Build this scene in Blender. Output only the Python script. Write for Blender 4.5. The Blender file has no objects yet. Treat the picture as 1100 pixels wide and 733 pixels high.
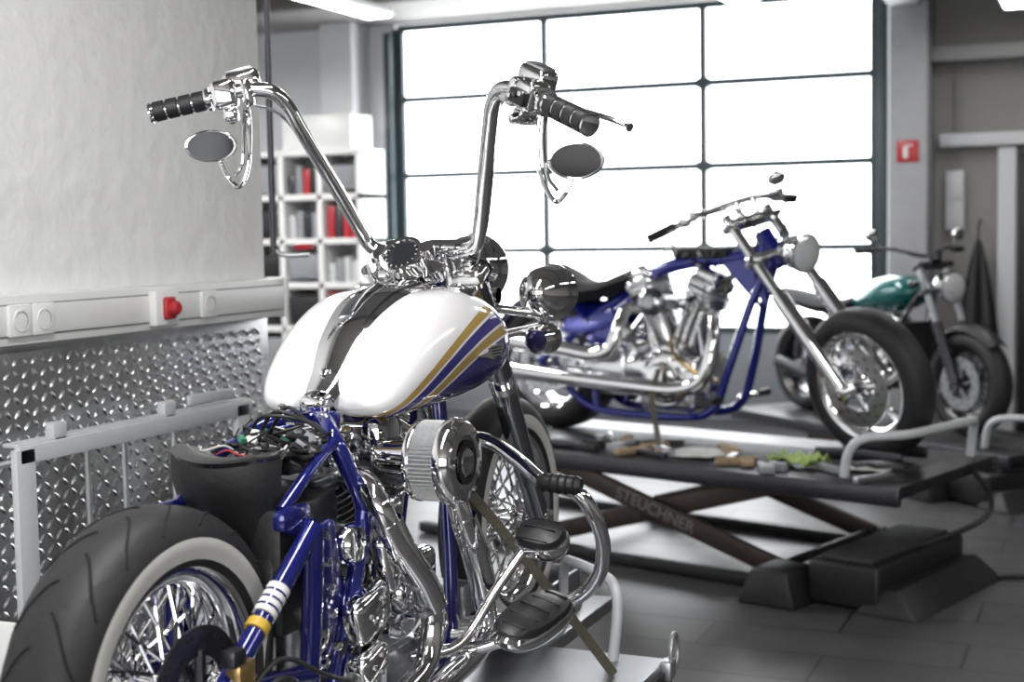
import bpy,bmesh,math,random
from mathutils import Vector,Matrix,Euler
random.seed(7)
V=Vector
scene=bpy.context.scene
# ------------------------------------------------------------------ materials
MATS={}
def mat(name,col,rough=.5,metal=0.,coat=0.,var=.0,bump=0.,scale=30.,spec=.5,sheen=0.,emit=None,estr=0.):
    m=bpy.data.materials.new(name);m.use_nodes=True
    nt=m.node_tree;b=nt.nodes['Principled BSDF']
    b.inputs['Base Color'].default_value=(*col,1)
    b.inputs['Roughness'].default_value=rough
    b.inputs['Metallic'].default_value=metal
    b.inputs['Coat Weight'].default_value=coat
    b.inputs['Coat Roughness'].default_value=.03
    b.inputs['Specular IOR Level'].default_value=spec
    if emit:
        b.inputs['Emission Color'].default_value=(*emit,1);b.inputs['Emission Strength'].default_value=estr
    tc=nt.nodes.new('ShaderNodeTexCoord');n=nt.nodes.new('ShaderNodeTexNoise')
    n.inputs['Scale'].default_value=scale;n.inputs['Detail'].default_value=5
    nt.links.new(tc.outputs['Object'],n.inputs['Vector'])
    if var>0:
        r=nt.nodes.new('ShaderNodeMix');r.data_type='RGBA'
        r.inputs[6].default_value=(*[c*(1-var) for c in col],1);r.inputs[7].default_value=(*[min(1,c*(1+var)) for c in col],1)
        nt.links.new(n.outputs['Fac'],r.inputs[0]);nt.links.new(r.outputs[2],b.inputs['Base Color'])
    mr=nt.nodes.new('ShaderNodeMapRange');mr.inputs[3].default_value=max(0,rough-.04);mr.inputs[4].default_value=min(1,rough+.06)
    nt.links.new(n.outputs['Fac'],mr.inputs[0]);nt.links.new(mr.outputs[0],b.inputs['Roughness'])
    if bump>0:
        bp=nt.nodes.new('ShaderNodeBump');bp.inputs['Strength'].default_value=bump;bp.inputs['Distance'].default_value=.01
        nt.links.new(n.outputs['Fac'],bp.inputs['Height']);nt.links.new(bp.outputs[0],b.inputs['Normal'])
    MATS[name]=m
    return m
chrome=mat('chrome',(.84,.84,.85),.05,1.)
satin=mat('satin_aluminium',(.60,.61,.63),.28,1.,var=.08)
castal=mat('cast_aluminium',(.40,.41,.43),.36,1.,var=.2,bump=.1,scale=90)
castbr=mat('polished_cast_aluminium',(.76,.765,.78),.18,1.,var=.1,scale=60)
darkmetal=mat('dark_metal',(.08,.08,.09),.33,.9,var=.2)
smoke=mat('smoked_chrome',(.36,.37,.39),.08,1.)
blackp=mat('black_gloss',(.010,.010,.012),.18,0,coat=.6)
rubber=mat('tyre_rubber',(.015,.015,.017),.56,var=.25,bump=.15,scale=60)
rubber2=mat('groove_rubber',(.003,.003,.003),.8)
gripr=mat('grip_rubber',(.012,.012,.014),.42)
blackmatte=mat('black_plastic',(.010,.010,.012),.45,var=.3,bump=.1,scale=80)
whitewall=mat('whitewall',(.56,.56,.54),.5,var=.05)
bluep=mat('blue_paint',(.012,.016,.165),.13,.35,coat=1.,var=.15)
blue2=mat('blue_paint_deep',(.010,.018,.23),.16,.3,coat=1.,var=.1)
teal=mat('teal_paint',(.0,.11,.11),.2,.2,coat=1.)
glassd=mat('dark_glass',(.02,.022,.025),.03,0,coat=1.)
mirrorm=mat('mirror_glass',(.20,.205,.22),.05,1.)
lens=mat('lamp_lens',(.8,.82,.85),.08,.3,coat=1.)
leather=mat('black_leather',(.010,.010,.012),.7,bump=.3,scale=120,spec=.25)
whitep=mat('white_plastic',(.75,.755,.75),.35,var=.03)
greyp=mat('grey_painted_steel',(.55,.57,.59),.38,.1,var=.06)
liftm=mat('lift_black_steel',(.014,.014,.016),.42,.2,var=.3)
liftmat=mat('lift_rubber_mat',(.035,.035,.037),.65,var=.4,scale=8,spec=.3)
liftarm=mat('lift_arm_steel',(.05,.037,.032),.42,.4,var=.25)
armtext=mat('arm_lettering',(.16,.16,.17),.6)
galv=mat('galvanised_steel',(.50,.51,.53),.32,.8,var=.15,scale=18)
platm=mat('lift_plate_steel',(.32,.33,.35),.34,.8,var=.18,scale=14)
redp=mat('red_plastic',(.42,.02,.03),.35)
yellow=mat('yellow_label',(.55,.36,.04),.5)
green=mat('green_cloth',(.36,.50,.16),.9,var=.3,bump=.4)
strapm=mat('strap_webbing',(.10,.095,.07),.85,var=.4,bump=.4,scale=200)
paper=mat('paper',(.66,.66,.65),.8,var=.05)
card=mat('cardboard',(.33,.24,.15),.8,var=.1)
gold=mat('brass',(.6,.42,.18),.25,.9)
wireb=mat('wire_black',(.012,.012,.013),.45)
wirer=mat('wire_red',(.4,.03,.03),.45)
wirew=mat('wire_white',(.6,.6,.58),.5)
wiregn=mat('wire_green',(.05,.2,.12),.5)
boxgrey=mat('box_grey',(.25,.26,.28),.6,var=.2)
boxlight=mat('box_light',(.5,.51,.52),.6,var=.2)
filterm=mat('filter_gauze',(.55,.56,.57),.5,.7,var=.3,scale=200)
wallm=mat('plaster_wall',(.79,.795,.80),.68,var=.07,bump=1.0,scale=15)
wallg=mat('grey_wall',(.26,.255,.25),.8,var=.06,bump=.2,scale=10)
walll=mat('light_grey_wall',(.74,.75,.77),.8,var=.04,bump=.2,scale=10)
concrete=mat('concrete_column',(.36,.365,.38),.8,var=.12,bump=.2,scale=12)
ceilm=mat('ceiling_sheet',(.30,.29,.28),.7,var=.1,scale=4)
ceild=mat('ceiling_beam',(.13,.125,.12),.7,var=.1,scale=4)
framed=mat('window_frame',(.05,.07,.08),.4,.3)
panelm=mat('sectional_panel',(.24,.26,.29),.5,.1,var=.04)
beamm=mat('white_beam',(.56,.57,.59),.5,var=.04)
beamg=mat('grey_beam',(.25,.25,.25),.6,var=.04)
treadm=mat('aluminium_tread_plate',(.80,.81,.82),.25,1.,var=.06,scale=12)
pane=mat('daylight_glazing',(.9,.9,.9),.4,emit=(.95,.98,1.),estr=7.0)
fill_pane=mat('fill_glazing_front',(.9,.9,.9),.4,emit=(1.,.99,.97),estr=4.8)  # glow of the added front window, fill light only
tubel=mat('fluorescent_diffuser',(.9,.9,.9),.4,emit=(1,.99,.97),estr=9.)
def floor_mat():
    m=bpy.data.materials.new('floor_tiles');m.use_nodes=True;nt=m.node_tree;b=nt.nodes['Principled BSDF']
    tc=nt.nodes.new('ShaderNodeTexCoord');mp=nt.nodes.new('ShaderNodeMapping');nt.links.new(tc.outputs['Object'],mp.inputs[0])
    br=nt.nodes.new('ShaderNodeTexBrick');nt.links.new(mp.outputs[0],br.inputs['Vector'])
    br.inputs['Scale'].default_value=1.0;br.inputs['Brick Width'].default_value=.9;br.inputs['Row Height'].default_value=.3
    br.inputs['Mortar Size'].default_value=.006;br.inputs['Color1'].default_value=(.056,.054,.058,1);br.inputs['Color2'].default_value=(.080,.077,.080,1)
    br.inputs['Mortar'].default_value=(.016,.016,.017,1)
    n=nt.nodes.new('ShaderNodeTexNoise');n.inputs['Scale'].default_value=3;n.inputs['Detail'].default_value=8
    mp2=nt.nodes.new('ShaderNodeMapping');mp2.inputs['Scale'].default_value=(1,4,1);nt.links.new(tc.outputs['Object'],mp2.inputs[0]);nt.links.new(mp2.outputs[0],n.inputs['Vector'])
    mx=nt.nodes.new('ShaderNodeMix');mx.data_type='RGBA';mx.blend_type='MULTIPLY';mx.inputs[0].default_value=.4
    cr=nt.nodes.new('ShaderNodeValToRGB');cr.color_ramp.elements[0].position=.3;cr.color_ramp.elements[0].color=(.6,.6,.6,1);cr.color_ramp.elements[1].position=.7
    nt.links.new(n.outputs['Fac'],cr.inputs[0]);nt.links.new(br.outputs['Color'],mx.inputs[6]);nt.links.new(cr.outputs[0],mx.inputs[7]);nt.links.new(mx.outputs[2],b.inputs['Base Color'])
    mr=nt.nodes.new('ShaderNodeMapRange');mr.inputs[3].default_value=.30;mr.inputs[4].default_value=.44;nt.links.new(n.outputs['Fac'],mr.inputs[0]);nt.links.new(mr.outputs[0],b.inputs['Roughness'])
    b.inputs['Specular IOR Level'].default_value=.34
    bp=nt.nodes.new('ShaderNodeBump');bp.inputs['Strength'].default_value=.4;bp.inputs['Distance'].default_value=.003;bp.invert=True
    nt.links.new(br.outputs['Fac'],bp.inputs['Height']);nt.links.new(bp.outputs[0],b.inputs['Normal'])
    return m
floorm=floor_mat()
# tank paint: stripes are a painted graphic laid out in the bike's own side plane
def tank_mat():
    m=bpy.data.materials.new('tank_paint');m.use_nodes=True;nt=m.node_tree;b=nt.nodes['Principled BSDF']
    b.inputs['Roughness'].default_value=.16;b.inputs['Coat Weight'].default_value=1;b.inputs['Coat Roughness'].default_value=.02
    tc=nt.nodes.new('ShaderNodeTexCoord');sp=nt.nodes.new('ShaderNodeSeparateXYZ');nt.links.new(tc.outputs['Object'],sp.inputs[0])
    def M(op,a,bb):
        n=nt.nodes.new('ShaderNodeMath');n.operation=op
        for i,v in enumerate((a,bb)):
            if isinstance(v,(int,float)):n.inputs[i].default_value=v
            else:nt.links.new(v,n.inputs[i])
        return n.outputs[0]
    y=sp.outputs[1];z=sp.outputs[2]
    yy=M('SUBTRACT',y,.63)
    lin=M('MULTIPLY',yy,.74)
    q=M('MULTIPLY',M('MULTIPLY',yy,yy),-.62)
    cur=M('ADD',M('ADD',lin,q),.712)
    s=M('SUBTRACT',z,cur)
    p=M('DIVIDE',M('ADD',s,.2),.25)
    cr=nt.nodes.new('ShaderNodeValToRGB');cr.color_ramp.interpolation='CONSTANT'
    W=(.80,.80,.82,1);G=(.44,.29,.09,1);B=(.026,.020,.14,1);Lb=(.042,.036,.22,1)
    stops=[(0,B),(.38,Lb),(.46,W),(.478,G),(.565,W),(.588,Lb),(.69,W),(.713,G),(.79,W)]
    e=cr.color_ramp.elements
    e[0].position=0;e[0].color=stops[0][1];e[1].position=stops[1][0];e[1].color=stops[1][1]
    for po,c in stops[2:]:
        k=e.new(po);k.color=c
    nt.links.new(p,cr.inputs[0]);nt.links.new(cr.outputs[0],b.inputs['Base Color'])
    return m
tankm=tank_mat()
# ------------------------------------------------------------------ builder
def crom(pts,sub):
    P=[V(p) for p in pts]
    if len(P)<3 or sub<2: return P
    out=[]
    for i in range(len(P)-1):
        p0=P[i-1] if i>0 else P[0]*2-P[1]
        p1,p2=P[i],P[i+1]
        p3=P[i+2] if i+2<len(P) else P[-1]*2-P[-2]
        for k in range(sub):
            t=k/sub
            out.append(.5*((2*p1)+(p2-p0)*t+(2*p0-5*p1+4*p2-p3)*t*t+(3*p1-p0-3*p2+p3)*t**3))
    out.append(P[-1]);return out
def perp(a):
    a=V(a).normalized();h=V((0,0,1)) if abs(a.z)<.9 else V((1,0,0))
    u=a.cross(h).normalized();return u,a.cross(u).normalized()
class Obj:
    def __init__(s,name,loc=(0,0,0),rz=0.):
        s.name=name;s.loc=loc;s.rz=rz;s.parts={};s.M=Matrix.Identity(4);s.extra=[]
    def add(s,part,vs,fs,m):
        p=s.parts.setdefault(part,{'v':[],'f':[],'mi':[],'m':[]})
        o=len(p['v']);p['v']+= [s.M@V(v) for v in vs]
        ms=m if isinstance(m,list) else None
        for i,f in enumerate(fs):
            mm=ms[i] if ms else m
            if mm not in p['m']:p['m'].append(mm)
            p['mi'].append(p['m'].index(mm));p['f'].append([o+k for k in f])
    def tube(s,part,pts,r,m,sub=6,n=10,closed=False,caps=True):
        P=crom(pts,sub)
        L=len(P)
        R=r if isinstance(r,(list,tuple)) else None
        def rad(i):
            if not R:return r
            t=i/(L-1)*(len(R)-1);a=min(int(t),len(R)-2);return R[a]+(R[a+1]-R[a])*(t-a)
        vs=[];fs=[];u=None
        for i,p in enumerate(P):
            if closed: d=P[(i+1)%L]-P[i-1]
            else: d=P[min(i+1,L-1)]-P[max(i-1,0)]
            d.normalize()
            if u is None:u,_=perp(d)
            u=(u-d*u.dot(d));u.normalize();w=d.cross(u)
            for k in range(n):
                a=2*math.pi*k/n;vs.append(p+(u*math.cos(a)+w*math.sin(a))*rad(i))
        for i in range(L-1 if not closed else L):
            for k in range(n):
                a=i*n+k;b=i*n+(k+1)%n;j=((i+1)%L)*n
                fs.append([a,b,j+(k+1)%n,j+k])
        if caps and not closed:
            fs.append(list(range(n))[::-1]);fs.append([(L-1)*n+k for k in range(n)])
        s.add(part,vs,fs,m)
    def lathe(s,part,prof,o,axis,m,n=32,closed=False):
        a=V(axis).normalized();u,w=perp(a);o=V(o);vs=[];fs=[];ml=[]
        for (h,r) in prof:
            for k in range(n):
                t=2*math.pi*k/n;vs.append(o+a*h+(u*math.cos(t)+w*math.sin(t))*max(r,1e-6))
        L=len(prof)
        for i in range(L if closed else L-1):
            j=(i+1)%L
            for k in range(n):
                fs.append([i*n+k,i*n+(k+1)%n,j*n+(k+1)%n,j*n+k]);ml.append(m[i] if isinstance(m,list) else m)
        s.add(part,vs,fs,ml)
    def box(s,part,size,c,m,rot=None,bevel=.004,seg=2,taper=None):
        bm=bmesh.new();bmesh.ops.create_cube(bm,size=1)
        for v in bm.verts:
            v.co=V((v.co.x*size[0],v.co.y*size[1],v.co.z*size[2]))
            if taper and v.co.z>0: v.co.x*=taper[0];v.co.y*=taper[1]
        if bevel>0: bmesh.ops.bevel(bm,geom=bm.edges[:],offset=min(bevel,min(size)*.45),segments=seg,affect='EDGES',profile=.5)
        R=rot if isinstance(rot,Matrix) else (Euler(rot).to_matrix() if rot else Matrix.Identity(3))
        bm.verts.index_update()
        s.add(part,[R@v.co+V(c) for v in bm.verts],[[v.index for v in f.verts] for f in bm.faces],m);bm.free()
    def loft(s,part,rings,m,caps=True,closed=True):
        n=len(rings[0]);vs=[p for r in rings for p in r];fs=[]
        for i in range(len(rings)-1):
            for k in range(n if closed else n-1):
                fs.append([i*n+k,i*n+(k+1)%n,(i+1)*n+(k+1)%n,(i+1)*n+k])
        if caps and closed:fs.append(list(range(n)));fs.append([(len(rings)-1)*n+k for k in range(n)])
        s.add(part,vs,fs,m)
    def sheet(s,part,grid,th,m):
        R=len(grid);C=len(grid[0]);G=[[V(p) for p in r] for r in grid];N=[]
        for i in range(R):
            row=[]
            for j in range(C):
                a=G[min(i+1,R-1)][j]-G[max(i-1,0)][j];b=G[i][min(j+1,C-1)]-G[i][max(j-1,0)]
                nn=a.cross(b)
                row.append(nn.normalized() if nn.length>1e-9 else V((0,0,1)))
            N.append(row)
        vs=[G[i][j]+N[i][j]*th/2 for i in range(R) for j in range(C)]+[G[i][j]-N[i][j]*th/2 for i in range(R) for j in range(C)]
        o=R*C;fs=[]
        for i in range(R-1):
            for j in range(C-1):
                a=i*C+j;fs.append([a,a+1,a+C+1,a+C]);fs.append([o+a,o+a+C,o+a+C+1,o+a+1])
        for j in range(C-1):
            fs.append([j,o+j,o+j+1,j+1]);k=(R-1)*C+j;fs.append([k,k+1,o+k+1,o+k])
        for i in range(R-1):
            a=i*C;fs.append([a,a+C,o+a+C,o+a]);a=i*C+C-1;fs.append([a,o+a,o+a+C,a+C])
        s.add(part,vs,fs,m)
    def prism(s,part,poly,o,ex,ey,depth,m):
        ex=V(ex).normalized();ey=V(ey).normalized();nz=ex.cross(ey);o=V(o);n=len(poly)
        vs=[o+ex*a+ey*b-nz*depth/2 for a,b in poly]+[o+ex*a+ey*b+nz*depth/2 for a,b in poly]
        fs=[list(range(n))[::-1],list(range(n,2*n))]+[[k,(k+1)%n,n+(k+1)%n,n+k] for k in range(n)]
        s.add(part,vs,fs,m)
    def text(s,txt,size,M4,m,part='lettering'):
        s.extra.append((txt,size,s.M@M4,m,part))
    def build(s,single=False):
        if not single:
            e=bpy.data.objects.new(s.name,None);e.empty_display_size=.1;e.location=s.loc;e.rotation_euler=(0,0,s.rz);scene.collection.objects.link(e)
        for pn,p in s.parts.items():
            me=bpy.data.meshes.new(s.name+'_'+pn);me.from_pydata([tuple(v) for v in p['v']],[],p['f'])
            for m in p['m']:me.materials.append(m)
            for i,f in enumerate(me.polygons):f.material_index=p['mi'][i]
            bm=bmesh.new();bm.from_mesh(me);bmesh.ops.remove_doubles(bm,verts=bm.verts,dist=2e-5)
            bmesh.ops.recalc_face_normals(bm,faces=bm.faces);bm.to_mesh(me);bm.free()
            for f in me.polygons:f.use_smooth=True
            me.set_sharp_from_angle(angle=math.radians(38))
            o=bpy.data.objects.new(s.name if single else pn,me);scene.collection.objects.link(o)
            if single:o.location=s.loc;o.rotation_euler=(0,0,s.rz)
            else:o.parent=e
        for txt,size,M4,m,part in s.extra:
            c=bpy.data.curves.new(part,'FONT');c.body=txt;c.size=size;c.extrude=.0006;c.align_x='CENTER';c.align_y='CENTER';c.materials.append(m)
            o=bpy.data.objects.new(part,c);scene.collection.objects.link(o)
            if not single:o.parent=e
            o.matrix_basis=M4
def slab(name,x0,x1,y0,y1,z0,z1,m,bevel=0):
    o=Obj(name);o.box('a',(x1-x0,y1-y0,z1-z0),((x0+x1)/2,(y0+y1)/2,(z0+z1)/2),m,bevel=bevel);o.build(True)
# ------------------------------------------------------------------ room
XL=-2.6;YB=10.6;ZC=3.2
slab('floor',-8.2,4.7,-4.2,YB+.2,-.1,0,floorm)
slab('ceiling',-8.2,4.7,-4.2,YB+.2,ZC,ZC+.1,ceilm)
slab('wall_left',XL-.15,XL,-4,4.03,0,ZC,wallm)
slab('wall_left_return',-8,XL-.15,3.88,4.03,0,ZC,wallm)
slab('wall_far_left',-8.15,-8,3.88,YB,0,ZC,walll)
slab('wall_back_left',-8.15,-5.52,YB,YB+.15,0,ZC,walll)
slab('wall_back_right',-1.5,4.65,YB,YB+.15,0,ZC,wallg)
slab('wall_right',4.5,4.65,-4,YB,0,ZC,wallg)
slab('wall_front_lower',-2.75,4.65,-4.15,-4,0,.7,wallg)
slab('wall_front_upper',-2.75,4.65,-4.15,-4,2.9,ZC,wallg)
slab('wall_front_pier',3.2,4.65,-4.15,-4,.7,2.9,wallg)
slab('wall_front_pier.001',-2.75,-1.9,-4.15,-4,.7,2.9,wallg)
def glazed(name,x0,x1,y,zs,ncol,bar,out=.06,solid=None,pm=None):
    o=Obj(name)
    o.box('glass',(x1-x0,.01,zs[-1]-zs[0]),((x0+x1)/2,y+.03,(zs[0]+zs[-1])/2),pm or pane,bevel=0)
    for i in range(ncol+1):
        x=x0+(x1-x0)*i/ncol;w=bar if 0<i<ncol else bar*1.8
        o.box('mullion',(w,out,zs[-1]-zs[0]),(x,y,(zs[0]+zs[-1])/2),framed,bevel=.004)
        if 0<i<ncol and solid:
            for z in zs[1:-1]:o.box('hinge',(.10,out*1.15,.075),(x,y,z),framed,bevel=.006)
    for z in zs:o.box('transom',(x1-x0,out*.9,bar),((x0+x1)/2,y,z),framed,bevel=.004)
    if solid:
        o.box('panel',(x1-x0,.04,solid[1]-solid[0]),((x0+x1)/2,y,(solid[0]+solid[1])/2),panelm)
        for x in(x0+.0,x1-.0):o.box('guide_rail',(.06,.12,3.1),(x+(.05 if x==x1 else -.05),y-.07,1.56),framed,bevel=.004)
    o.build()
glazed('window_1',-5.47,-1.60,YB+.0,[.70,1.32,1.945,2.57,3.15],3,.05,solid=(0,.69))
glazed('fill_window',-1.9,3.2,-4.08,[.7,1.4,2.1,2.9],4,.06,pm=fill_pane)  # unseen window behind the camera, added as fill and for chrome contrast
slab('column_right',-1.46,-1.20,10.2,10.6,0,ZC,concrete,.01)
slab('trim_1',-1.46,-1.25,5.0,10.2,2.98,ZC-.0,beamm,.005)
slab('trim_2',-1.2,4.5,10.35,10.6,2.60,2.70,beamg,.005)
slab('column_left',-6.05,-5.75,10.3,10.6,0,ZC,walll,.01)
for i in range(6):slab('trim_%d'%(i+3),-8,4.5,1.5+i*1.5,1.62+i*1.5,3.1,ZC,ceild,.005)
def luminaire(name,x,y0,y1,z,en=50):
    o=Obj(name,(x,(y0+y1)/2,z));L=y1-y0
    o.box('housing',(.20,L,.05),(0,0,.03),whitep,bevel=.01)
    o.box('diffuser',(.16,L-.05,.012),(0,0,0),tubel,bevel=.003)
    for yy in(-L*.35,L*.35):o.tube('suspension',[(0,yy,.05),(0,yy,ZC-z-.001)],.004,darkmetal,n=6)
    o.build()
    l=bpy.data.lights.new(name+'_lamp','AREA');l.shape='RECTANGLE';l.size=.16;l.size_y=L-.05;l.energy=en;l.color=(1,.985,.96)
    q=bpy.data.objects.new(name+'_lamp',l);q.location=(x,(y0+y1)/2,z-.02);scene.collection.objects.link(q)
for nm,a in (('ceiling_luminaire',(-4.2,6.0,7.9,2.8,50)),('ceiling_luminaire.001',(-2.15,7.2,8.9,2.86,22)),('ceiling_luminaire.002',(-.6,7.2,9.9,2.86,8)),
             ('fill_luminaire',(-1.25,.3,2.7,2.95,52)),('ceiling_luminaire.004',(1.6,.5,3.0,2.95,38)),('ceiling_luminaire.005',(1.6,4.5,7.0,2.95,18)),  # first entry is out of view, added to brighten the left wall
             ('fill_luminaire.001',(-6.4,6.0,8.6,2.9,110))):  # hidden luminaire added to light the back-left walls
    luminaire(nm,*a)
# tread plate
o=Obj('tread_plate_panel');x=XL+.004
for a,b in((-1.5,1.6),(1.603,4.03)):o.box('sheet',(.006,b-a,1.19),(x,(a+b)/2,.60),treadm,bevel=.001)
vs=[];fs=[];pt=.034
for i in range(int((4.0-1.4)/pt)):
    for j in range(int(1.16/pt)):
        cy=1.42+i*pt;cz=.03+j*pt;s=1 if (i+j)%2 else -1
        d=V((0,.7071,.7071*s));n=V((0,-.7071*s,.7071));c=V((x+.003,cy,cz));k=len(vs);L=.0175;W=.006
        vs+=[c-d*L,c-d*L*.4-n*W,c+d*L*.4-n*W,c+d*L,c+d*L*.4+n*W,c-d*L*.4+n*W,c-d*L*.5+V((.004,0,0)),c+d*L*.5+V((.004,0,0))]
        fs+=[[k,k+1,k+6],[k+1,k+2,k+7,k+6],[k+2,k+3,k+7],[k+3,k+4,k+7],[k+4,k+5,k+6,k+7],[k+5,k,k+6]]
o.add('tread_bars',vs,fs,treadm);o.build()
# trunking with sockets
o=Obj('cable_trunking')
o.box('body',(.07,6.05,.125),(XL+.035,1.025,1.262),whitep,bevel=.004)
o.box('cover',(.006,6.0,.075),(XL+.073,1.025,1.262),whitep,bevel=.002)
for z in(1.222,1.302):o.box('cover_joint',(.004,6.0,.003),(XL+.0705,1.025,z),boxgrey,bevel=0)
o.box('end_cap',(.078,.02,.132),(XL+.037,4.05,1.262),whitep,bevel=.004)
def socket(y):
    o.box('socket',(.012,.082,.082),(XL+.078,y,1.262),whitep,bevel=.006)
    o.lathe('socket',[(0,.028),(.004,.028),(.004,.023),(-.006,.021),(-.006,0)],(XL+.083,y,1.262),(1,0,0),[whitep,whitep,boxgrey,boxlight],n=24)
    for q in(-.009,.009):o.lathe('socket_pin',[(0,.003),(.0015,.003),(.0015,0)],(XL+.078,y+q,1.262),(1,0,0),blackmatte,n=8)
for y in(2.79,2.875,1.9,3.60):socket(y)
o.box('switch_plate',(.03,.11,.1),(XL+.085,3.37,1.262),whitep,bevel=.006)
o.box('red_switch',(.02,.05,.065),(XL+.105,3.37,1.262),redp,bevel=.012,seg=3)
o.lathe('red_switch',[(0,.02),(.02,.02),(.026,.014),(.026,0)],(XL+.112,3.37,1.262),(1,0,0),redp,n=20)
o.build()
o=Obj('air_pipe')
o.tube('pipe',[(XL+.02,4.06,1.40),(XL+.02,4.06,ZC)],.011,darkmetal)
o.tube('pipe',[(XL+.02,4.06,1.42),(XL+.05,4.08,1.40),(XL+.12,4.12,1.40)],.009,galv)
o.box('tap',(.07,.02,.02),(XL+.1,4.12,1.425),redp,bevel=.006);o.build()
o=Obj('steel_guard_frame')
X=-2.42
o.box('bar',(.02,1.0,.045),(X,3.15,.945),greyp,bevel=.003);o.box('bar',(.05,1.0,.010),(X-.02,3.15,.968),greyp,bevel=.002)
for y in(2.67,3.6):o.box('post',(.02,.065,.96),(X,y,.48),greyp,bevel=.003)
o.box('bar',(.02,1.0,.04),(X,3.15,.30),greyp,bevel=.003)
for y in(2.72,2.95,3.4,3.55):o.tube('bracket',[(X-.15,y,.9),(X,y,.93)],.008,galv,n=8)
for y in(2.80,3.25):o.box('hinge',(.03,.05,.05),(X-.01,y,.985),greyp,bevel=.006)
for y in(2.95,3.1,3.32):o.tube('hanging_rod',[(X-.04,y,.93),(X-.04,y,.32)],.008,galv,sub=1,n=8)
o.box('handle',(.015,.22,.03),(X+.0,3.45,1.0),greyp,bevel=.004)
o.build()
# shelf
o=Obj('storage_shelf',(-6.5,9.8,0))
W=1.06;D=.4;rows=6;ch=.35
for i in range(4):o.box('upright',(.045,D,rows*ch+.02),(i*W/3,D/2,rows*ch/2),whitep,bevel=.003)
for j in range(rows+1):o.box('board',(W+.045,D,.045),(W/2,D/2,.02+j*ch),whitep,bevel=.003)
o.box('back',(W,.01,rows*ch),(W/2,D-.005,rows*ch/2),boxlight,bevel=0)
o.box('top_box',(.62,.35,.27),(.68,.2,rows*ch+.18),whitep,bevel=.006)
for i in range(3):
    for j in range(rows):
        k=random.random()
        if k<.4:o.box('crate',(.26,.3,.17+.1*random.random()),(.177+i*W/3,.17,.04+j*ch+.13),random.choice([boxgrey,blackmatte,darkmetal]),bevel=.01,taper=(1.08,1.08))
        elif k<.9:
            for q in range(4):
                h=.15+.14*random.random();o.box('binder',(.055,.26,h),(.075+q*.068+i*W/3,.18,.043+j*ch+h/2),random.choice([blackmatte,boxgrey,boxgrey,redp,boxlight,darkmetal]),bevel=.004,rot=(0,random.uniform(-.04,.04),0))
        else:o.lathe('can',[(0,0),(0,.09),(.2,.09),(.21,.07),(.21,0)],(.177+i*W/3,.17,.043+j*ch),(0,0,1),boxgrey,n=20)
o.build()
o=Obj('door_1')
o.box('leaf',(1.0,.05,1.96),(-.12,YB-.03,.98),blackmatte,bevel=.004)
for x in(-.70,.46):o.box('jamb',(.12,.09,2.0),(x,YB-.05,1.0),beamm,bevel=.004)
o.box('sliding_rail',(2.0,.1,.09),(-.15,YB-.08,2.06),beamm,bevel=.004)
o.tube('handle',[(-.52,YB-.06,.95),(-.52,YB-.1,.97),(-.52,YB-.1,1.13),(-.52,YB-.06,1.15)],.01,satin);o.build()
o=Obj('fire_extinguisher_sign');o.box('plate',(.15,.006,.15),(-1.33,10.195,1.98),redp,bevel=.001)
o.box('symbol',(.03,.002,.08),(-1.345,10.191,1.97),whitep,bevel=.001);o.box('symbol',(.05,.002,.012),(-1.325,10.191,2.02),whitep,bevel=.001);o.build()
o=Obj('wall_control_box');o.box('case',(.13,.08,.42),(-1.05,YB-.04,1.64),beamm,bevel=.01);o.box('lid',(.10,.01,.16),(-1.05,YB-.085,1.72),beamm,bevel=.004)
o.tube('conduit',[(-1.05,YB-.03,1.85),(-1.05,YB-.03,2.62)],.01,beamg);o.build()
o=Obj('closed_umbrella')
n=24;rings=[]
for h,r in((1.36,.012),(1.32,.025),(1.2,.05),(1.0,.08),(.8,.105),(.68,.12),(.66,.11)):
    rings.append([V((-.88+ (r*(1+.18*math.cos(8*2*math.pi*k/n)))*math.cos(2*math.pi*k/n),YB-.15+r*(1+.18*math.cos(8*2*math.pi*k/n))*math.sin(2*math.pi*k/n),h)) for k in range(n)])
o.loft('canopy',rings,blackmatte);o.tube('shaft',[(-.88,YB-.15,.6),(-.88,YB-.15,1.45),(-.88,YB-.02,1.5)],.008,darkmetal,sub=1)
o.tube('handle',[(-.88,YB-.15,.66),(-.88,YB-.15,.52),(-.85,YB-.15,.48),(-.82,YB-.15,.52)],.012,blackmatte);o.build()
# ------------------------------------------------------------------ motorcycle parts
def tyre(B,part,c,R,w,rr,ww=False,grooves=0):
    a=rr+.012;m1=rr+(R-rr)*.18;m2=rr+(R-rr)*.52
    prof=[(.36*w,rr-.006),(.42*w,a),(.475*w,m1),(.5*w,(m1+m2)/2),(.49*w,m2),(.455*w,R-.035),(.38*w,R-.017),(.26*w,R-.006),(.12*w,R-.001)]
    ms=[rubber,rubber,(whitewall if ww else rubber),(whitewall if ww else rubber)]+[rubber]*5
    full=prof+[(-x,r) for x,r in reversed(prof)]
    mm=ms[:8]+[rubber]+ms[:8][::-1]
    B.lathe(part,full,c,(1,0,0),mm,n=72)
    c=V(c)
    for k in range(grooves):
        for sgn in(1,-1):
            pts=[]
            for q in range(6):
                f=q/5;xx=sgn*w*(.05+.39*f)
                ax=abs(xx)/w
                rr2=R-.001 if ax<.12 else (R-.001-.005*(ax-.12)/.14 if ax<.26 else (R-.006-.011*(ax-.26)/.12 if ax<.38 else R-.017-.018*(ax-.38)/.075))
                th=2*math.pi*(k+(.5 if sgn<0 else 0))/grooves+ (.34*f**1.4)
                pts.append(c+V((xx,rr2*math.cos(th),rr2*math.sin(th))))
            B.tube(part,pts,.0028,rubber2,sub=2,n=5)
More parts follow.
